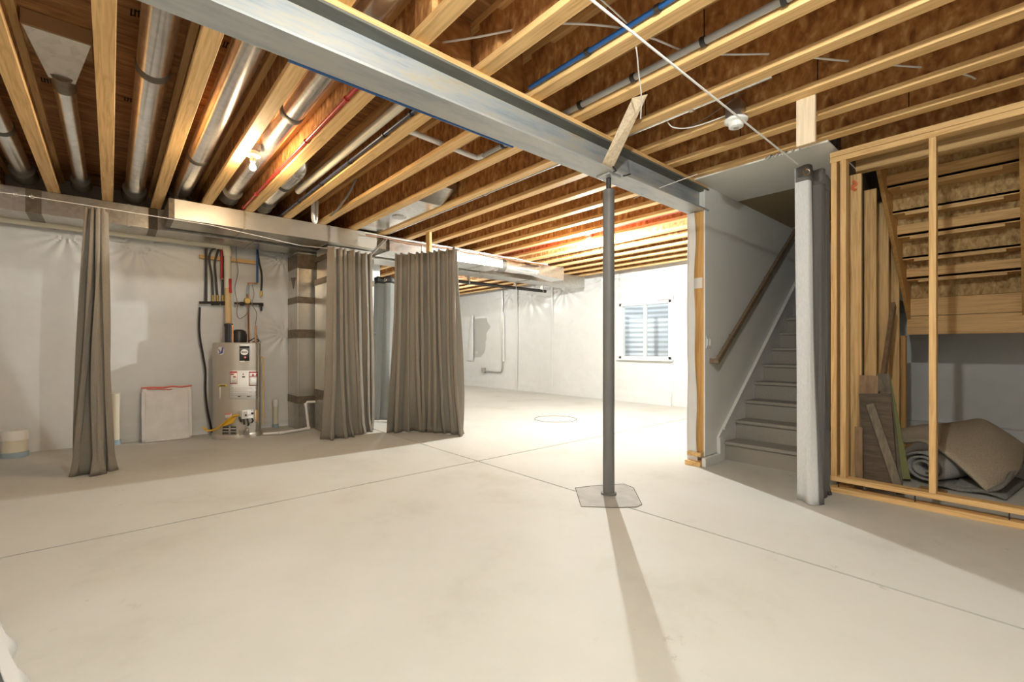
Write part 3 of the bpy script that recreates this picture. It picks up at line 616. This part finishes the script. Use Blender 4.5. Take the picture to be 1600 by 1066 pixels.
# condensate pipe
a = pz(400, 682); b = pz(482, 672)
cd = [Vector((1.47, 6.50, .025)), Vector((1.66, 6.42, .025)), Vector((2.02, 6.53, .025)), Vector((2.03, 6.53, .06)), Vector((2.0, 6.54, .36)), Vector((2.02, 6.54, .385)), Vector((2.118, 6.5, .385))]
t = thing('condensate_pipe', (1.8, 6.5, 0), 'white plastic drain pipe on the floor from heater to furnace', 'pipe')
MB().tube(cd, .017, 10).build('tube', 'pvc_white', t, smooth=True)
for i in (1, 2, 4): MB().tube([cd[i]-Vector((0,0,.024)) if i == 4 else cd[i]+Vector((-.03, 0, 0)), cd[i]+(Vector((.0,0,.012)) if i == 4 else Vector((.03,0,0)))], .023, 10).build('fitting', 'pvc_white', t, smooth=True)

# ------------------------------------------------------------------ water heater
HX, HYc, HR, HT = 1.22, 6.72, .265, 1.19
wh = thing('water_heater', (HX, HYc, 0), 'beige cylindrical gas water heater with warning labels by the plastic wall', 'water heater')
MB().lathe([(HR-.02,.02),(HR,.04),(HR,HT-.05),(HR,HT-.012),(HR-.012,HT)], (HX, HYc, 0), 48).build('tank', 'tank', wh, smooth=True)
MB().lathe([(HR+.012,0),(HR+.012,.045),(HR+.002,.06)], (HX, HYc, 0), 48).build('base_ring', 'tank', wh, smooth=True)
tc = Vector((-HX, -HYc, 0)).normalized(); rgt = Vector((C_, -S_, 0))-tc*Vector((C_, -S_, 0)).dot(tc); rgt.normalize()
def hp(px, py, dr=.003):
    """point on the jacket seen at a pixel"""
    s = max(-.98, min(.98, (px-371)/39.0)); th = math.asin(s); nrm = tc*math.cos(th)+rgt*math.sin(th)
    p = Vector((HX, HYc, 0))+nrm*(HR+dr); f = S_*p.x+C_*p.y
    return Vector((p.x, p.y, EYE+(HY-py)/F*f)), nrm
def decal(name, x0, y0, x1, y1, m, dr=.003, par=None, n=6):
    mb = MB()
    def f(u, v): return hp(x0+(x1-x0)*u, y1+(y0-y1)*v, dr)[0]
    mb.grid(f, n, 2); return mb.build(name, m, par or wh, smooth=True, solid=.002)
decal('jacket_seam', 404, 537, 406, 684, 'tank_strip', .003, n=2)
lb = decal('maker_label', 374.5, 541, 390, 564, 'label_black'); 
decal('label_stripe', 374.5, 538, 390, 541, 'label_white', .004, lb); decal('label_stripe', 375, 564, 382, 566, 'label_white', .004, lb); decal('label_stripe', 375, 545, 389.5, 546, 'label_line', .005, lb)
def oval(cx, cy, rx, ry, m, par, dr=.006, name='oval_mark'):
    mb = MB(); mb.add([hp(cx+rx*math.cos(a*math.pi/10), cy+ry*math.sin(a*math.pi/10), dr)[0] for a in range(20)], [tuple(range(20))]); return mb.build(name, m, par, solid=.001)
oval(382, 550.5, 6, 4.5, 'label_white', lb); decal('oval_text', 377.5, 549.5, 386.5, 551, 'label_black', .008, lb, 3); oval(383, 558.5, 1.6, 1.6, 'bag_red', lb)
bd = oval(346, 548.5, 5.2, 6.5, 'label_white', wh, .004, 'round_sticker')
for (q0, q1, w_) in (((342.5,546),(345,551),.006),((349,543),(347,551),.010),((344,553),(350,550),.007)):
    MB().tube([hp(*q0, .007)[0], hp((q0[0]+q1[0])/2+.8, (q0[1]+q1[1])/2, .007)[0], hp(*q1, .007)[0]], w_, 6).build('sticker_mark', 'badge_blue', bd, smooth=True)
lw = decal('warning_label', 359.5, 579, 404, 624, 'label_white')
decal('label_frame', 360, 580.5, 371, 600, 'label_red', .0045, lw); decal('label_panel', 360.6, 583, 370.4, 599, 'label_white', .006, lw)
decal('label_frame', 389, 581, 403.5, 603, 'label_red', .0045, lw); decal('label_panel', 389.6, 583, 403, 588.5, 'label_white', .006, lw, 4); decal('label_panel', 389.6, 589.5, 403, 602, 'label_white', .006, lw, 4)
for q in ((361,584,366,586),(365,588,369,590),(394,584.5,396.5,588),(400,584.5,402.5,587.5)): decal('label_symbol', *q, 'label_red', .008, lw, 2)
for i, y in enumerate((606, 609, 612, 615, 618)): decal('text_line', 361, y, 387 if i % 2 else 402, y+.8, 'label_line', .005, lw, 4)
for q in ((379.5,584,381,585.5),(378.5,588,383,590)): decal('label_symbol', *q, 'label_black', .005, lw, 2)
decal('text_line', 372, 619, 376, 620.2, 'label_black', .006, lw, 2); decal('text_line', 386, 619, 391, 620.2, 'label_black', .006, lw, 2)
ly = decal('yellow_label', 342, 601, 355.5, 604.5, 'label_yellow'); decal('text_line', 344.5, 602.2, 353, 603.6, 'label_black', .006, ly, 2)
decal('side_label', 343.5, 605, 346, 624, 'label_white'); lr = decal('lower_label', 352, 646, 362, 654, 'label_white'); decal('label_stripe', 352, 646, 362, 648, 'bag_red', .006, lr)
decal('rating_label', 399, 641, 406, 660, 'cpvc')
vent = decal('vent_grille', 348, 664, 370, 680, 'tank', .004)
for j in range(3):
    for (xa, xb) in ((349, 358), (361, 369)): decal('slot', xa, 666.5+j*4.6, xb, 669+j*4.6, 'label_black', .007, vent, 3)
gp, gn = hp(385, 647, .0)
gv = MB(); side = Vector((gn.y, -gn.x, 0)); side = side if side.dot(rgt) > 0 else -side
def gbox(name, cx, cy, wpx, hpx, dep, m, par, base=.0):
    p, nn = hp(cx, cy, base); f = S_*p.x+C_*p.y; w2, h2 = wpx/F*f/2, hpx/F*f/2; sd = Vector((nn.y, -nn.x, 0)); sd = sd if sd.dot(rgt) > 0 else -sd
    c = [p+sd*(i*w2)+Vector((0,0,j*h2))+nn*k for k in (0, dep) for (i, j) in ((-1,-1),(1,-1),(1,1),(-1,1))]
    return MB().hexa(c).build(name, m, par, bevel=.004)
gvv = gbox('gas_valve', 384, 647, 16, 13, .07, 'porcelain', wh)
gbox('valve_face', 381, 647, 6, 9, .012, 'label_white', gvv, .071); gbox('valve_slot', 381, 649, 2, 3, .006, 'label_black', gvv, .085)
q, nn = hp(389, 646, .072); MB().tube([q, q+nn*.02], .013, 12).build('dial', 'label_black', gvv, smooth=True); q, nn = hp(388.5, 641.5, .071); MB().tube([q, q+nn*.006], .005, 8).build('indicator', 'label_red', gvv)
for i, (px, py) in enumerate(((374,656),(379,660),(385,662),(391,657))):
    q0, _ = hp(px, 652, .03); q1, _ = hp(px+1, py, .05); q2, _ = hp(px+3, py+3, .005)
    MB().tube(spline([q0, q1, q2], 4), .010, 7).build('burner_tube', 'dark_steel', gvv, smooth=True)
gbox('burner_door', 382, 676, 15, 8, .008, 'galv', wh); q, nn = hp(385, 670, .01); MB().tube(spline([q, q+nn*.03+Vector((0,0,-.01)), hp(382,678,.02)[0]], 4), .018, 8).build('burner_elbow', 'galv', wh, smooth=True)
gl_ = [hp(373, 649, .05)[0], hp(366, 650, .03)[0], hp(358, 656, .03)[0], hp(350, 664, .03)[0], hp(343, 671, .05)[0], hp(336, 673, .08)[0], hp(333, 668, .10)[0]]
t = thing('gas_connector', tuple(gl_[3]), 'yellow flexible gas hose with tag at the heater front', 'hose')
MB().tube(spline(gl_, 5), .011, 9).build('hose', 'yellow', t, smooth=True)
tg = [hp(370, 651, .045)[0], hp(366, 661, .05)[0], hp(352, 667, .05)[0], hp(359, 656, .045)[0]]
MB().add(tg, [(0,1,2,3)]).build('tag', 'yellow', t, solid=.003)
# blower and fittings on top
MB().lathe([(.085,0),(.09,.03),(.09,.10),(.075,.15),(.04,.17)], (HX+.02, HYc, HT), 24).build('blower', 'rubber', wh, smooth=True)
MB().lathe([(.045,0),(.045,.20),(.05,.20),(.05,.24)], (HX-.10, HYc-.03, HT), 18).build('blower_outlet', 'rubber', wh, smooth=True)
for dx in (-.10, .16): MB().lathe([(.012,0),(.012,.22)], (HX+dx+.03, HYc-.10, HT), 10).build('nipple', 'copper', wh, smooth=True)
MB().tube(spline([(HX+.13,HYc-.02,HT+.02),(HX+.2,HYc,HT+.06),(HX+.25,HYc+.02,HT+.02),(HX+.18,HYc+.05,HT+.015)]), .007, 6).build('power_cord', 'rubber', wh, smooth=True)
rp = hp(409.5, 560, .03)[0]; MB().tube([hp(408, 556, .0)[0], rp, Vector((rp.x, rp.y, .13))], .011, 9).build('relief_pipe', 'cpvc', wh, smooth=True)
# vent pipe: level run along the wall, elbow, riser
vy = 6.98
V0 = pY(0, 341, vy); V1 = pY(345, 384, vy); zr = (V0.z+V1.z)/2
vt = thing('vent_pipe', (0, vy, zr), 'cream plastic vent pipe along the wall, turning down to the heater', 'pipe')
xr_ = HX-.07
MB().tube([(-2.2, vy, zr), (xr_-.10, vy, zr)], .043, 16).build('level_run', 'pvc', vt, smooth=True)
MB().tube(spline([(xr_-.12, vy, zr), (xr_-.05, vy, zr), (xr_-.012, vy-.02, zr-.02), (xr_, vy-.03, zr-.09), (xr_, vy-.03, zr-.13)]), .050, 16).build('elbow', 'pvc', vt, smooth=True)
MB().tube([(xr_, vy-.03, zr-.12), (xr_, vy-.06, 1.9)], .040, 16).build('riser', 'pvc', vt, smooth=True)
MB().tube([(xr_, vy-.06, 1.9), (HX-.09, HYc+.03, HT+.24)], .036, 16).build('lower_riser', 'cpvc', vt, smooth=True)
# backing board and manifold on the wall
P = lambda px, py, y=7.03: pY(px, py, y)
tag(MB().box(P(312,397).x, P(402,405).x, 7.055, 7.085, P(312,400).z-.022, P(312,400).z+.022).build('backing_board', 'pine_x'), 'narrow wooden strip on the plastic wall behind the heater pipes', 'board')
mf = thing('pipe_manifold', tuple(P(350, 472)), 'black gas and water manifold on the wall above the heater', 'pipes')
MB().tube([P(311,473), P(356,473)], .017, 9).build('header_pipe', 'black_pipe', mf, smooth=True)
MB().tube([P(366,474), P(410,475)], .015, 9).build('header_pipe', 'black_pipe', mf, smooth=True)
MB().tube([P(322,472), P(322,388)], .015, 9).build('riser_pipe', 'black_pipe', mf, smooth=True)
for pts in (((333,465),(331,430),(327,405),(331,391),(338,388)), ((340,465),(337,430),(336,410),(341,392),(345,388)), ((348,465),(348,430),(348,410),(351,392),(353,388)), ((408,458),(409,430),(405,410),(402,390))):
    tb = MB().tube(spline([P(*q) for q in pts], 5), .013, 9).build('black_hose', 'black_pipe', mf, smooth=True)
    MB().tube([P(*pts[0])+Vector((0,0,.03)), P(*pts[0])-Vector((0,0,.05))], .016, 9).build('fitting', 'brass', tb, smooth=True)
for q in ((333,474),(340,474),(348,474),(378,475),(408,476)): MB().tube([P(q[0]-3,q[1]), P(q[0]+3,q[1])], .026, 9).build('tee', 'black_pipe', mf, smooth=True)
MB().tube([P(346.5,388), P(346.5,436)], .017, 9).build('red_tube', 'red_pex', mf, smooth=True)
MB().tube([P(346,436,7.0), P(359,436,6.98)], .012, 9).build('copper_elbow', 'copper', mf, smooth=True)
MB().tube([P(359.5,436,6.88), P(360,458,6.86)], .017, 9).build('red_tube', 'red_pex', mf, smooth=True)
MB().tube([P(402,384), P(402,442)], .014, 9).build('blue_tube', 'blue_pex', mf, smooth=True)
MB().tube([P(402,443), P(388,442), P(388,466)], .012, 9).build('copper_elbow', 'copper', mf, smooth=True)
MB().tube([P(388,446), P(387,460)], .017, 9).build('teal_tube', 'pvc_blue', mf, smooth=True)
MB().lathe([(.035,0),(.045,.02),(.03,.05)], P(387,470,6.97), 12, 'y').build('valve_body', 'brass', mf, smooth=True)
MB().tube([P(388,476,6.97), P(388.5,525,6.8), P(389,540,6.7)], .012, 9).build('drop_pipe', 'copper', mf, smooth=True)
MB().tube([P(408,476), P(408,486)], .014, 9).build('drip_leg', 'black_pipe', mf, smooth=True)
tag(MB().tube(spline([P(*q) for q in ((312,480),(311.5,520),(318,560),(321,580),(321,610),(324,640),(329,664),(331,676))]), .0125, 9).build('gas_line', 'black_pipe', smooth=True), 'long black flexible gas line hanging down the wall to the floor', 'hose')
tag(MB().tube(spline([P(*q, 6.9) for q in ((369,385),(370,410),(372,425),(367,450),(371,475),(370,490),(375,498),(386,490),(390,478))]), .005, 6).build('thin_cable', 'wire_grey', smooth=True), 'thin grey cable looping beside the cream vent pipe', 'cable')
tag(MB().tube(spline([P(*q, 6.88) for q in ((394,445),(397,460),(394,475),(401,490),(399,510),(402,526),(408,536))]), .005, 6).build('thin_cable', 'wire_grey', smooth=True), 'thin grey cable dropping from the valve to the heater top', 'cable')

# ------------------------------------------------------------------ stubs and bag by the wall
def stub(px, pyb, pyt, r, label, cap=True):
    c = pz(px, pyb); f = S_*c.x+C_*c.y; h = EYE+(HY-pyt)/F*f
    c = (c.x, min(c.y, YM-r-.03), 0)
    t = thing('pipe_stub', c, label, 'pipe')
    MB().lathe([(r+.008,0),(r+.008,.05),(r,.055)], c, 20).build('primer_ring', 'pvc_blue', t, smooth=True)
    MB().lathe([(r,.055),(r,h-.09 if cap else h)], c, 20).build('pipe', 'pvc', t, smooth=True)
    if cap: MB().lathe([(r+.006,h-.10),(r+.006,h-.01),(r,h)], c, 20).build('cap', 'pvc_white', t, smooth=True)
stub(23, 714, 672, .095, 'short fat cream drain stub with white cap at the left wall')
stub(181, 690, 613, .04, 'tall cream pipe stub behind the bunched left curtain', False)
stub(430, 668, 624, .032, 'slim white capped drain stub right of the water heater')
f0, f1 = pz(221, 691), pz(300, 684)
bg = thing('wrapped_panel', ((f0.x+f1.x)/2, 6.99, 0), 'flat panel in a white bag with red drawstring, leaning on wall', 'panel')
yb0, yt0, zt = 6.97, 7.06, .64
MB().grid(lambda u, v: (f0.x+(f1.x-f0.x)*u+.004*math.sin(v*9), yb0+(yt0-yb0)*v-.022-.012*noise.noise(Vector((u*6, v*6, 3)))-(.018 if .09 < u < .91 and .06 < v < .84 else 0)*0, .004+zt*v), 30, 30).build('bag', 'bag', bg, smooth=True, solid=.02)
for (u0, u1, v0, v1) in ((.0,.07,0,.93),(.93,1.,0,.93),(0,1,.0,.05)):
    MB().hexa([(f0.x+(f1.x-f0.x)*u, yb0+(yt0-yb0)*v-.05+dy, .004+zt*v) for dy in (0, .012) for (u, v) in ((u0,v0),(u1,v0),(u1,v1),(u0,v1))]).build('frame_edge', 'bag', bg, bevel=.003)
MB().tube(spline([(f0.x+(f1.x-f0.x)*u, yt0-.04-.006*math.sin(u*20), zt+.004+.006*math.sin(u*14)) for u in (-.01,.2,.4,.6,.8,1.01)]), .010, 7).build('drawstring', 'bag_red', bg, smooth=True)
MB().tube(spline([(f0.x+(f1.x-f0.x)*u, yt0-.05, zt-.018+.008*math.sin(u*9)) for u in (.1,.3,.5,.6)]), .006, 6).build('drawstring', 'bag_red', bg, smooth=True)

# ------------------------------------------------------------------ conduit on the far wall
t = thing('wall_conduit', (XF-.03, 9.6, .4), 'thin conduit running down the far wall to an outlet box', 'conduit')
cu = [pX(785,452,XF-.04), pX(785,560,XF-.04), pX(784,578,XF-.04), pX(780,582,XF-.04), pX(758,580,XF-.04)]
MB().tube(spline(cu, 5), .018, 8).build('tube', 'galv', t, smooth=True)
ob = pX(755, 579, XF-.05); MB().box(XF-.07, XF-.012, ob.y-.07, ob.y+.07, ob.z-.08, ob.z+.08).build('outlet_box', 'galv', t, bevel=.005)

# ------------------------------------------------------------------ lower stairs
RISE, RUN, SX0, SY0 = .1875, .25, 4.65, 1.045
sta = thing('staircase', (SX0+1, 1.55, 0), 'grey carpeted stairs climbing between drywall and bare studs', 'stairs')
for i in range(9):
    x = SX0+RUN*i; z = RISE*i
    MB().box(x, x+.03, SY0, YS-.022, z, z+RISE-.03).build('riser', 'carpet', sta)
    MB().box(x-.028, x+RUN+.02, SY0, YS-.022, z+RISE-.035, z+RISE).build('tread', 'carpet', sta, bevel=.012)
sl = RISE/RUN
sk = [(SX0-.13, 0), (SX0-.005, 0), (SX0-.005, .10), (SX0+RUN*8.4, RISE*8.4+.10), (SX0+RUN*8.4, RISE*8.4+.42), (SX0-.06, .30), (SX0-.13, .24)]
MB().prism([(x, YS-.021, z) for (x, z) in sk], (0, .020, 0)).build('skirt_board', 'trimwhite', sta)
MB().prism([(x, YS-.033, z) for (x, z) in ((SX0-.13, 0), (SX0-.075, 0), (SX0-.075, .235), (SX0-.13, .235))], (0, .012, 0)).build('plinth', 'trimwhite', sta, bevel=.003)
MB().bar((SX0-.04, YS-.028, .315), (SX0+RUN*8.4, YS-.028, RISE*8.4+.40), .02, .03).build('skirt_cap', 'trimwhite', sta)
MB().prism([(x, YS-.0215, z) for (x, z) in ((SX0-.005, 0), (SX0+RUN*8.4, RISE*8.4-.1), (SX0+RUN*8.4, RISE*8.4+.12), (SX0-.005, .12))], (0, .020, 0)).build('skirt_base', 'trimwhite', sta)
hr = thing('handrail', (5.1, YS-.07, .95), 'dark wooden handrail rising along the white stair wall', 'handrail')
hy = YS-.075
h0, h1 = pY(1120, 566, hy), pY(1236, 372, hy)
dirh = (h1-h0).normalized()
MB().bar(h0, h0+dirh*3.2, .036, .05).build('rail', 'railwood', hr, bevel=.006)
MB().bar((h0.x+.02, hy-.01, h0.z+.012), (h0.x+.02, YS-.002, h0.z+.012), .045, .045).build('end_return', 'railwood', hr, bevel=.006)
for s in (.55, 1.7): 
    q = h0+dirh*s; MB().tube([q-Vector((0,0,.03)), q+Vector((0,.03,-.06)), Vector((q.x, YS-.002, q.z-.06))], .007, 7).build('bracket', 'dark_steel', hr, smooth=True)
sw = pY(1107, 535, YS)
t = thing('light_switch', (sw.x, YS-.004, sw.z-.06), 'white double light switch on the stair wall', 'switch')
MB().box(sw.x-.055, sw.x+.055, YS-.007, YS-.0005, sw.z-.058, sw.z+.058).build('plate', 'trimwhite', t, bevel=.002)
for d in (-.024, .024): MB().box(sw.x+d-.016, sw.x+d+.016, YS-.012, YS-.006, sw.z-.033, sw.z+.033).build('rocker', 'white', t, bevel=.002)

# ------------------------------------------------------------------ framed partition at the right
pt = thing('wall_partition', (XP, .2, 0), 'open stud partition of pale pine at the right', 'partition', kind='structure')
pa, pb = -2.62, 1.05
px0, px1 = XP-.044, XP+.045
MB().box(px0, px1, pa, pb, 0, .038).build('floor_plate', 'pine_y', pt, bevel=.003)
MB().box(px0, px1, pa, pb, .088, .126).build('bottom_plate', 'pine_y', pt, bevel=.003)
MB().box(px0, px1, pa, pb, 2.565, 2.605).build('top_plate', 'pine_y', pt, bevel=.003)
MB().box(px0, px1, pa, pb, 2.607, 2.647).build('top_plate', 'pine_y', pt, bevel=.003)
for y in (1.005, .945, .437, -.02, -.43, -.84, -1.25, -1.65): MB().box(px0, px1, y, y+.038, .1265, 2.5645).build('stud', 'pine_z', pt, bevel=.003)
for y in (1.0, .55, .1, -.4): MB().tube([(px0+.03, y, .0), (px0+.03, y, .10)], .004, 6).build('nail', 'dark_steel', pt)
tag(MB().box(XP+.15, XP+.20, -2.62, 1.03, ZJ+.0, ZT-.001).build('rim_joist', 'osb'), 'strand board rim joist above the open partition at the right', 'joist')
# wall between the flights
sw_ = thing('wall_flight', (6, .98, 0), 'stud wall between the two stair flights', 'partition', kind='structure')
MB().box(4.34, 6.62, 1.022, 1.034, .04, ZT).build('drywall_sheet', 'scrap_dark', sw_)  # drywall back; shade between the studs is put into its dark brown
MB().box(4.34, 8.1, .932, 1.021, 0, .038).build('bottom_plate', 'pine_x', sw_)
for x in (4.63, 5.17, 5.70, 6.23): MB().box(x, x+.038, .932, 1.021, .0385, 2.56).build('stud', 'pine_z', sw_, bevel=.003)
MB().box(6.60, 6.69, .932, 1.021, .0385, 1.26).build('stud', 'pine_dark', sw_, bevel=.003)
MB().bar((5.35, .915, .85), (5.85, .915, 1.55), .03, .089).build('diagonal_brace', 'scrap_brown', sw_)
rbn = pX(1333, 283, 4.62); MB().tube(spline([rbn, rbn+Vector((.0,-.02,-.03)), rbn+Vector((0,.01,-.05)), rbn+Vector((0,-.02,-.08))]), .012, 6).build('ribbon', 'orange', sw_, smooth=True)

# ------------------------------------------------------------------ upper flight seen from below
UX, UZ, uy0, uy1 = 6.70, 1.69, .075, .895
us = thing('upper_staircase', (6.0, .5, 1.27), 'underside of the upper stair flight with strand board risers', 'stairs')
for i in range(7):
    x = UX-RUN*i; z = UZ+RISE*i
    MB().box(x-.02, x, uy0, uy1, z-.02, z+RISE-.03).build('riser', 'osb_light', us)
    MB().box(x-RUN-.02, x+.02, uy0, uy1, z+RISE-.03, z+RISE).build('tread', 'pine_y', us)
    MB().box(x-RUN-.02, x-RUN+.02, uy0+.09, uy1-.09, z+RISE-.055, z+RISE-.031).build('cleat', 'pine_y', us)
    if i % 2: MB().box(x-.058, x-.021, uy0, uy1, z+.0, z+.085).build('backing_strip', 'pine_y', us)
def stringer(y0, y1):
    a, b_ = (UX+.0, UZ-.03), (UX-RUN*7, UZ+RISE*7-.03)
    lo = -.10
    return MB().prism([(a[0]-.04, y0, a[1]+lo-.12), (a[0]-.04, y0, a[1]+.2), (b_[0], y0, b_[1]+.2), (b_[0], y0, b_[1]+lo)], (0, y1-y0, 0))
stringer(.897, .929).build('stringer', 'pine_dark', us); stringer(.035, .073).build('stringer', 'pine_dark', us)
MB().box(UX-.04, UX, -.2, .93, 1.27, 1.47).build('landing_rim', 'pine_y', us, bevel=.003)
MB().box(UX-.042, UX, -.2, .93, 1.475, 1.665).build('landing_rim', 'pine_y', us, bevel=.003)
MB().box(UX+.001, XF-.03, -.2, .93, 1.60, 1.687).build('landing_deck', 'osb_light', us)
MB().box(SX0+RUN*9.1, XF-.03, 1.04, 2.05, 1.60, 1.687).build('landing', 'carpet', sta)
tag(MB().box(4.875, 4.92, -.2, 1.02, ZJ-.05, ZT-.001).build('stair_header', 'pine_y'), 'pine header at the head of the upper stair flight', 'header')
tag(MB().box(7.95, XF-.03, -.3, 2.0, 0.0, .16).build('wall_ledge', 'plastic', bevel=.01), 'plastic-covered ledge at the foot of the wall under the stairs', 'ledge')

# ------------------------------------------------------------------ rolled rug and scraps under the stairs
def spiral(turns, r0, r1, n=70):
    return [((r0+(r1-r0)*i/n)*math.cos(2*math.pi*turns*i/n-1.2), (r0+(r1-r0)*i/n)*math.sin(2*math.pi*turns*i/n-1.2)) for i in range(n+1)]
ax = Vector((.90, -.42, .0)).normalized(); sdv = Vector((.42, .90, 0)).normalized()
c0 = Vector((5.02, .60, .142)); prof = spiral(2.6, .035, .125)
rl_ = thing('rolled_underlay', tuple(c0-Vector((0,0,.135))), 'grey rolled underlay with open spiral end under the stairs', 'rug')
MB().grid(lambda u, v: c0+sdv*(-prof[round(u*70)][0]*1.25)+Vector((0,0,prof[round(u*70)][1]*.95))+ax*v*1.05, 70, 3).build('spiral', 'rug_pad', rl_, smooth=True, solid=.016)
ctrl = [  # rows from the open front edge to the back, columns left to right : pixel and X plane
 [(1385,673,5.45),(1410,691,5.25),(1440,690,5.12),(1475,708,5.02),(1515,742,4.97),(1545,771,4.96)],
 [(1405,672,5.5),(1440,668,5.4),(1480,682,5.3),(1520,702,5.25),(1565,728,5.25),(1585,742,5.3)],
 [(1425,670,5.9),(1460,664,5.8),(1500,664,5.75),(1545,672,5.7),(1580,700,5.7),(1596,722,5.7)],
 [(1440,678,6.2),(1470,670,6.15),(1510,660,6.1),(1535,657,6.05),(1570,676,6.0),(1600,698,6.0)],
 [(1445,690,6.4),(1475,685,6.4),(1515,680,6.4),(1545,682,6.35),(1580,690,6.3),(1610,705,6.3)]]
G = [[pX(*p) for p in row] for row in ctrl]
for row in G:
    for p in row: p.z = max(p.z, .03)
rows = [spline(r, 6) for r in G]; nc = len(rows[0]); colsp = [spline([rows[j][i] for j in range(len(rows))], 5) for i in range(nc)]
rg = thing('folded_rug', tuple(Vector((5.6, .3, 0))), 'thick beige rug folded over the rolled underlay under the stairs', 'rug')
MB().grid(lambda u, v: colsp[round(u*(nc-1))][round(v*(len(colsp[0])-1))], nc-1, len(colsp[0])-1).build('pile', 'rug', rg, smooth=True, solid=.022, fixn=True)
und = [(5.02,.42,.02),(5.05,.30,.03),(4.95,.22,.05),(4.96,.15,.10),(5.15,.12,.16)]
MB().grid(lambda u, v: spline(und, 6)[round(u*24)]+Vector((.9*v, -.10*v, .10*v*(1-u))), 24, 4).build('underside', 'rug_back', rg, smooth=True, solid=.02)
MB().grid(lambda u, v: (4.92+.75*v+.05*math.sin(u*3), .55-.42*u-.1*v, .016+.02*math.sin(u*5+1)**2), 16, 6).build('lower_layer', 'rug_back', rg, smooth=True, solid=.022)
tag(MB().box(4.62, 4.90, .44, .60, .002, .016).build('cardboard_sheet', 'cardboard'), 'flat brown cardboard sheet on the floor under the rolled underlay', 'cardboard')
def plank(pb_, ptop, w_, th, m, label, wdir=(0, 1, 0)):
    pb_, ptop = Vector(pb_), Vector(ptop); d = (ptop-pb_).normalized(); wd = Vector(wdir); wd = (wd-d*wd.dot(d)).normalized(); nr = d.cross(wd)
    c = [q+wd*(i*w_/2)+nr*(j*th/2) for q in (pb_, ptop) for (i, j) in ((-1,-1),(1,-1),(1,1),(-1,1))]
    tag(MB().hexa(c).build('scrap_board', m, bevel=.002), label, 'board', 'scrap boards leaning under the stairs')
plank((4.52,.87,.03), (4.60,.875,.90), .12, .014, 'scrap_brown', 'brown scrap board standing tallest behind the corner studs')
plank((4.46,.77,.03), (4.55,.83,.76), .20, .02, 'scrap_dark', 'black scrap panel leaning behind the corner studs')
plank((4.43,.65,.03), (4.50,.85,.68), .055, .02, 'scrap_grey', 'weathered narrow plank leaning diagonally before the black panel')
plank((4.80,.74,.03), (4.96,.85,.90), .09, .018, 'scrap_grey', 'grey-brown scrap plank leaning in the stud bay')
plank((4.98,.70,.03), (5.18,.86,.85), .06, .014, 'scrap_green', 'olive green scrap strip leaning at the rear studs')
plank((4.40,.90,.03), (4.42,.905,.50), .05, .02, 'scrap_brown', 'short brown scrap strip at the foot of the corner studs')

# loose sheeting at the left foreground edge
p0, p1 = pz(8, 985), pz(38, 1075)
sh = MB().grid(lambda u, v: (lambda q: (max(-.44, q.x-.16*(v**.6)-.015*math.sin(u*14+v*4)*(1-v)), q.y, .004+.9*v))(p0+(p1-p0)*(u*1.3-.1)), 24, 24)
tag(sh.build('loose_sheeting', 'plastic', smooth=True, solid=.003), 'loose white plastic sheeting trailing on the floor at the left edge', 'sheeting')
# stamped ink marks on the subfloor
for (px, py, n, sc) in ((205,20,5,1.0),(195,155,6,.8),(65,125,7,.8),(752,28,5,1.0),(350,70,4,.7)):
    mb = MB()
    for i in range(n):
        q = pz(px+i*6*sc, py+i*1.2, ZT-.004)
        mb.box(q.x-.004, q.x+.004, q.y-.035, q.y+.035, ZT-.0025, ZT-.0005)
        if i % 2: mb.box(q.x-.004, q.x+.02, q.y-.03, q.y-.022, ZT-.0025, ZT-.0005)
        if i % 3 == 0: mb.box(q.x-.004, q.x+.02, q.y+.02, q.y+.028, ZT-.0025, ZT-.0005)
    mb.build('ink_stamp', 'ink', ceil)
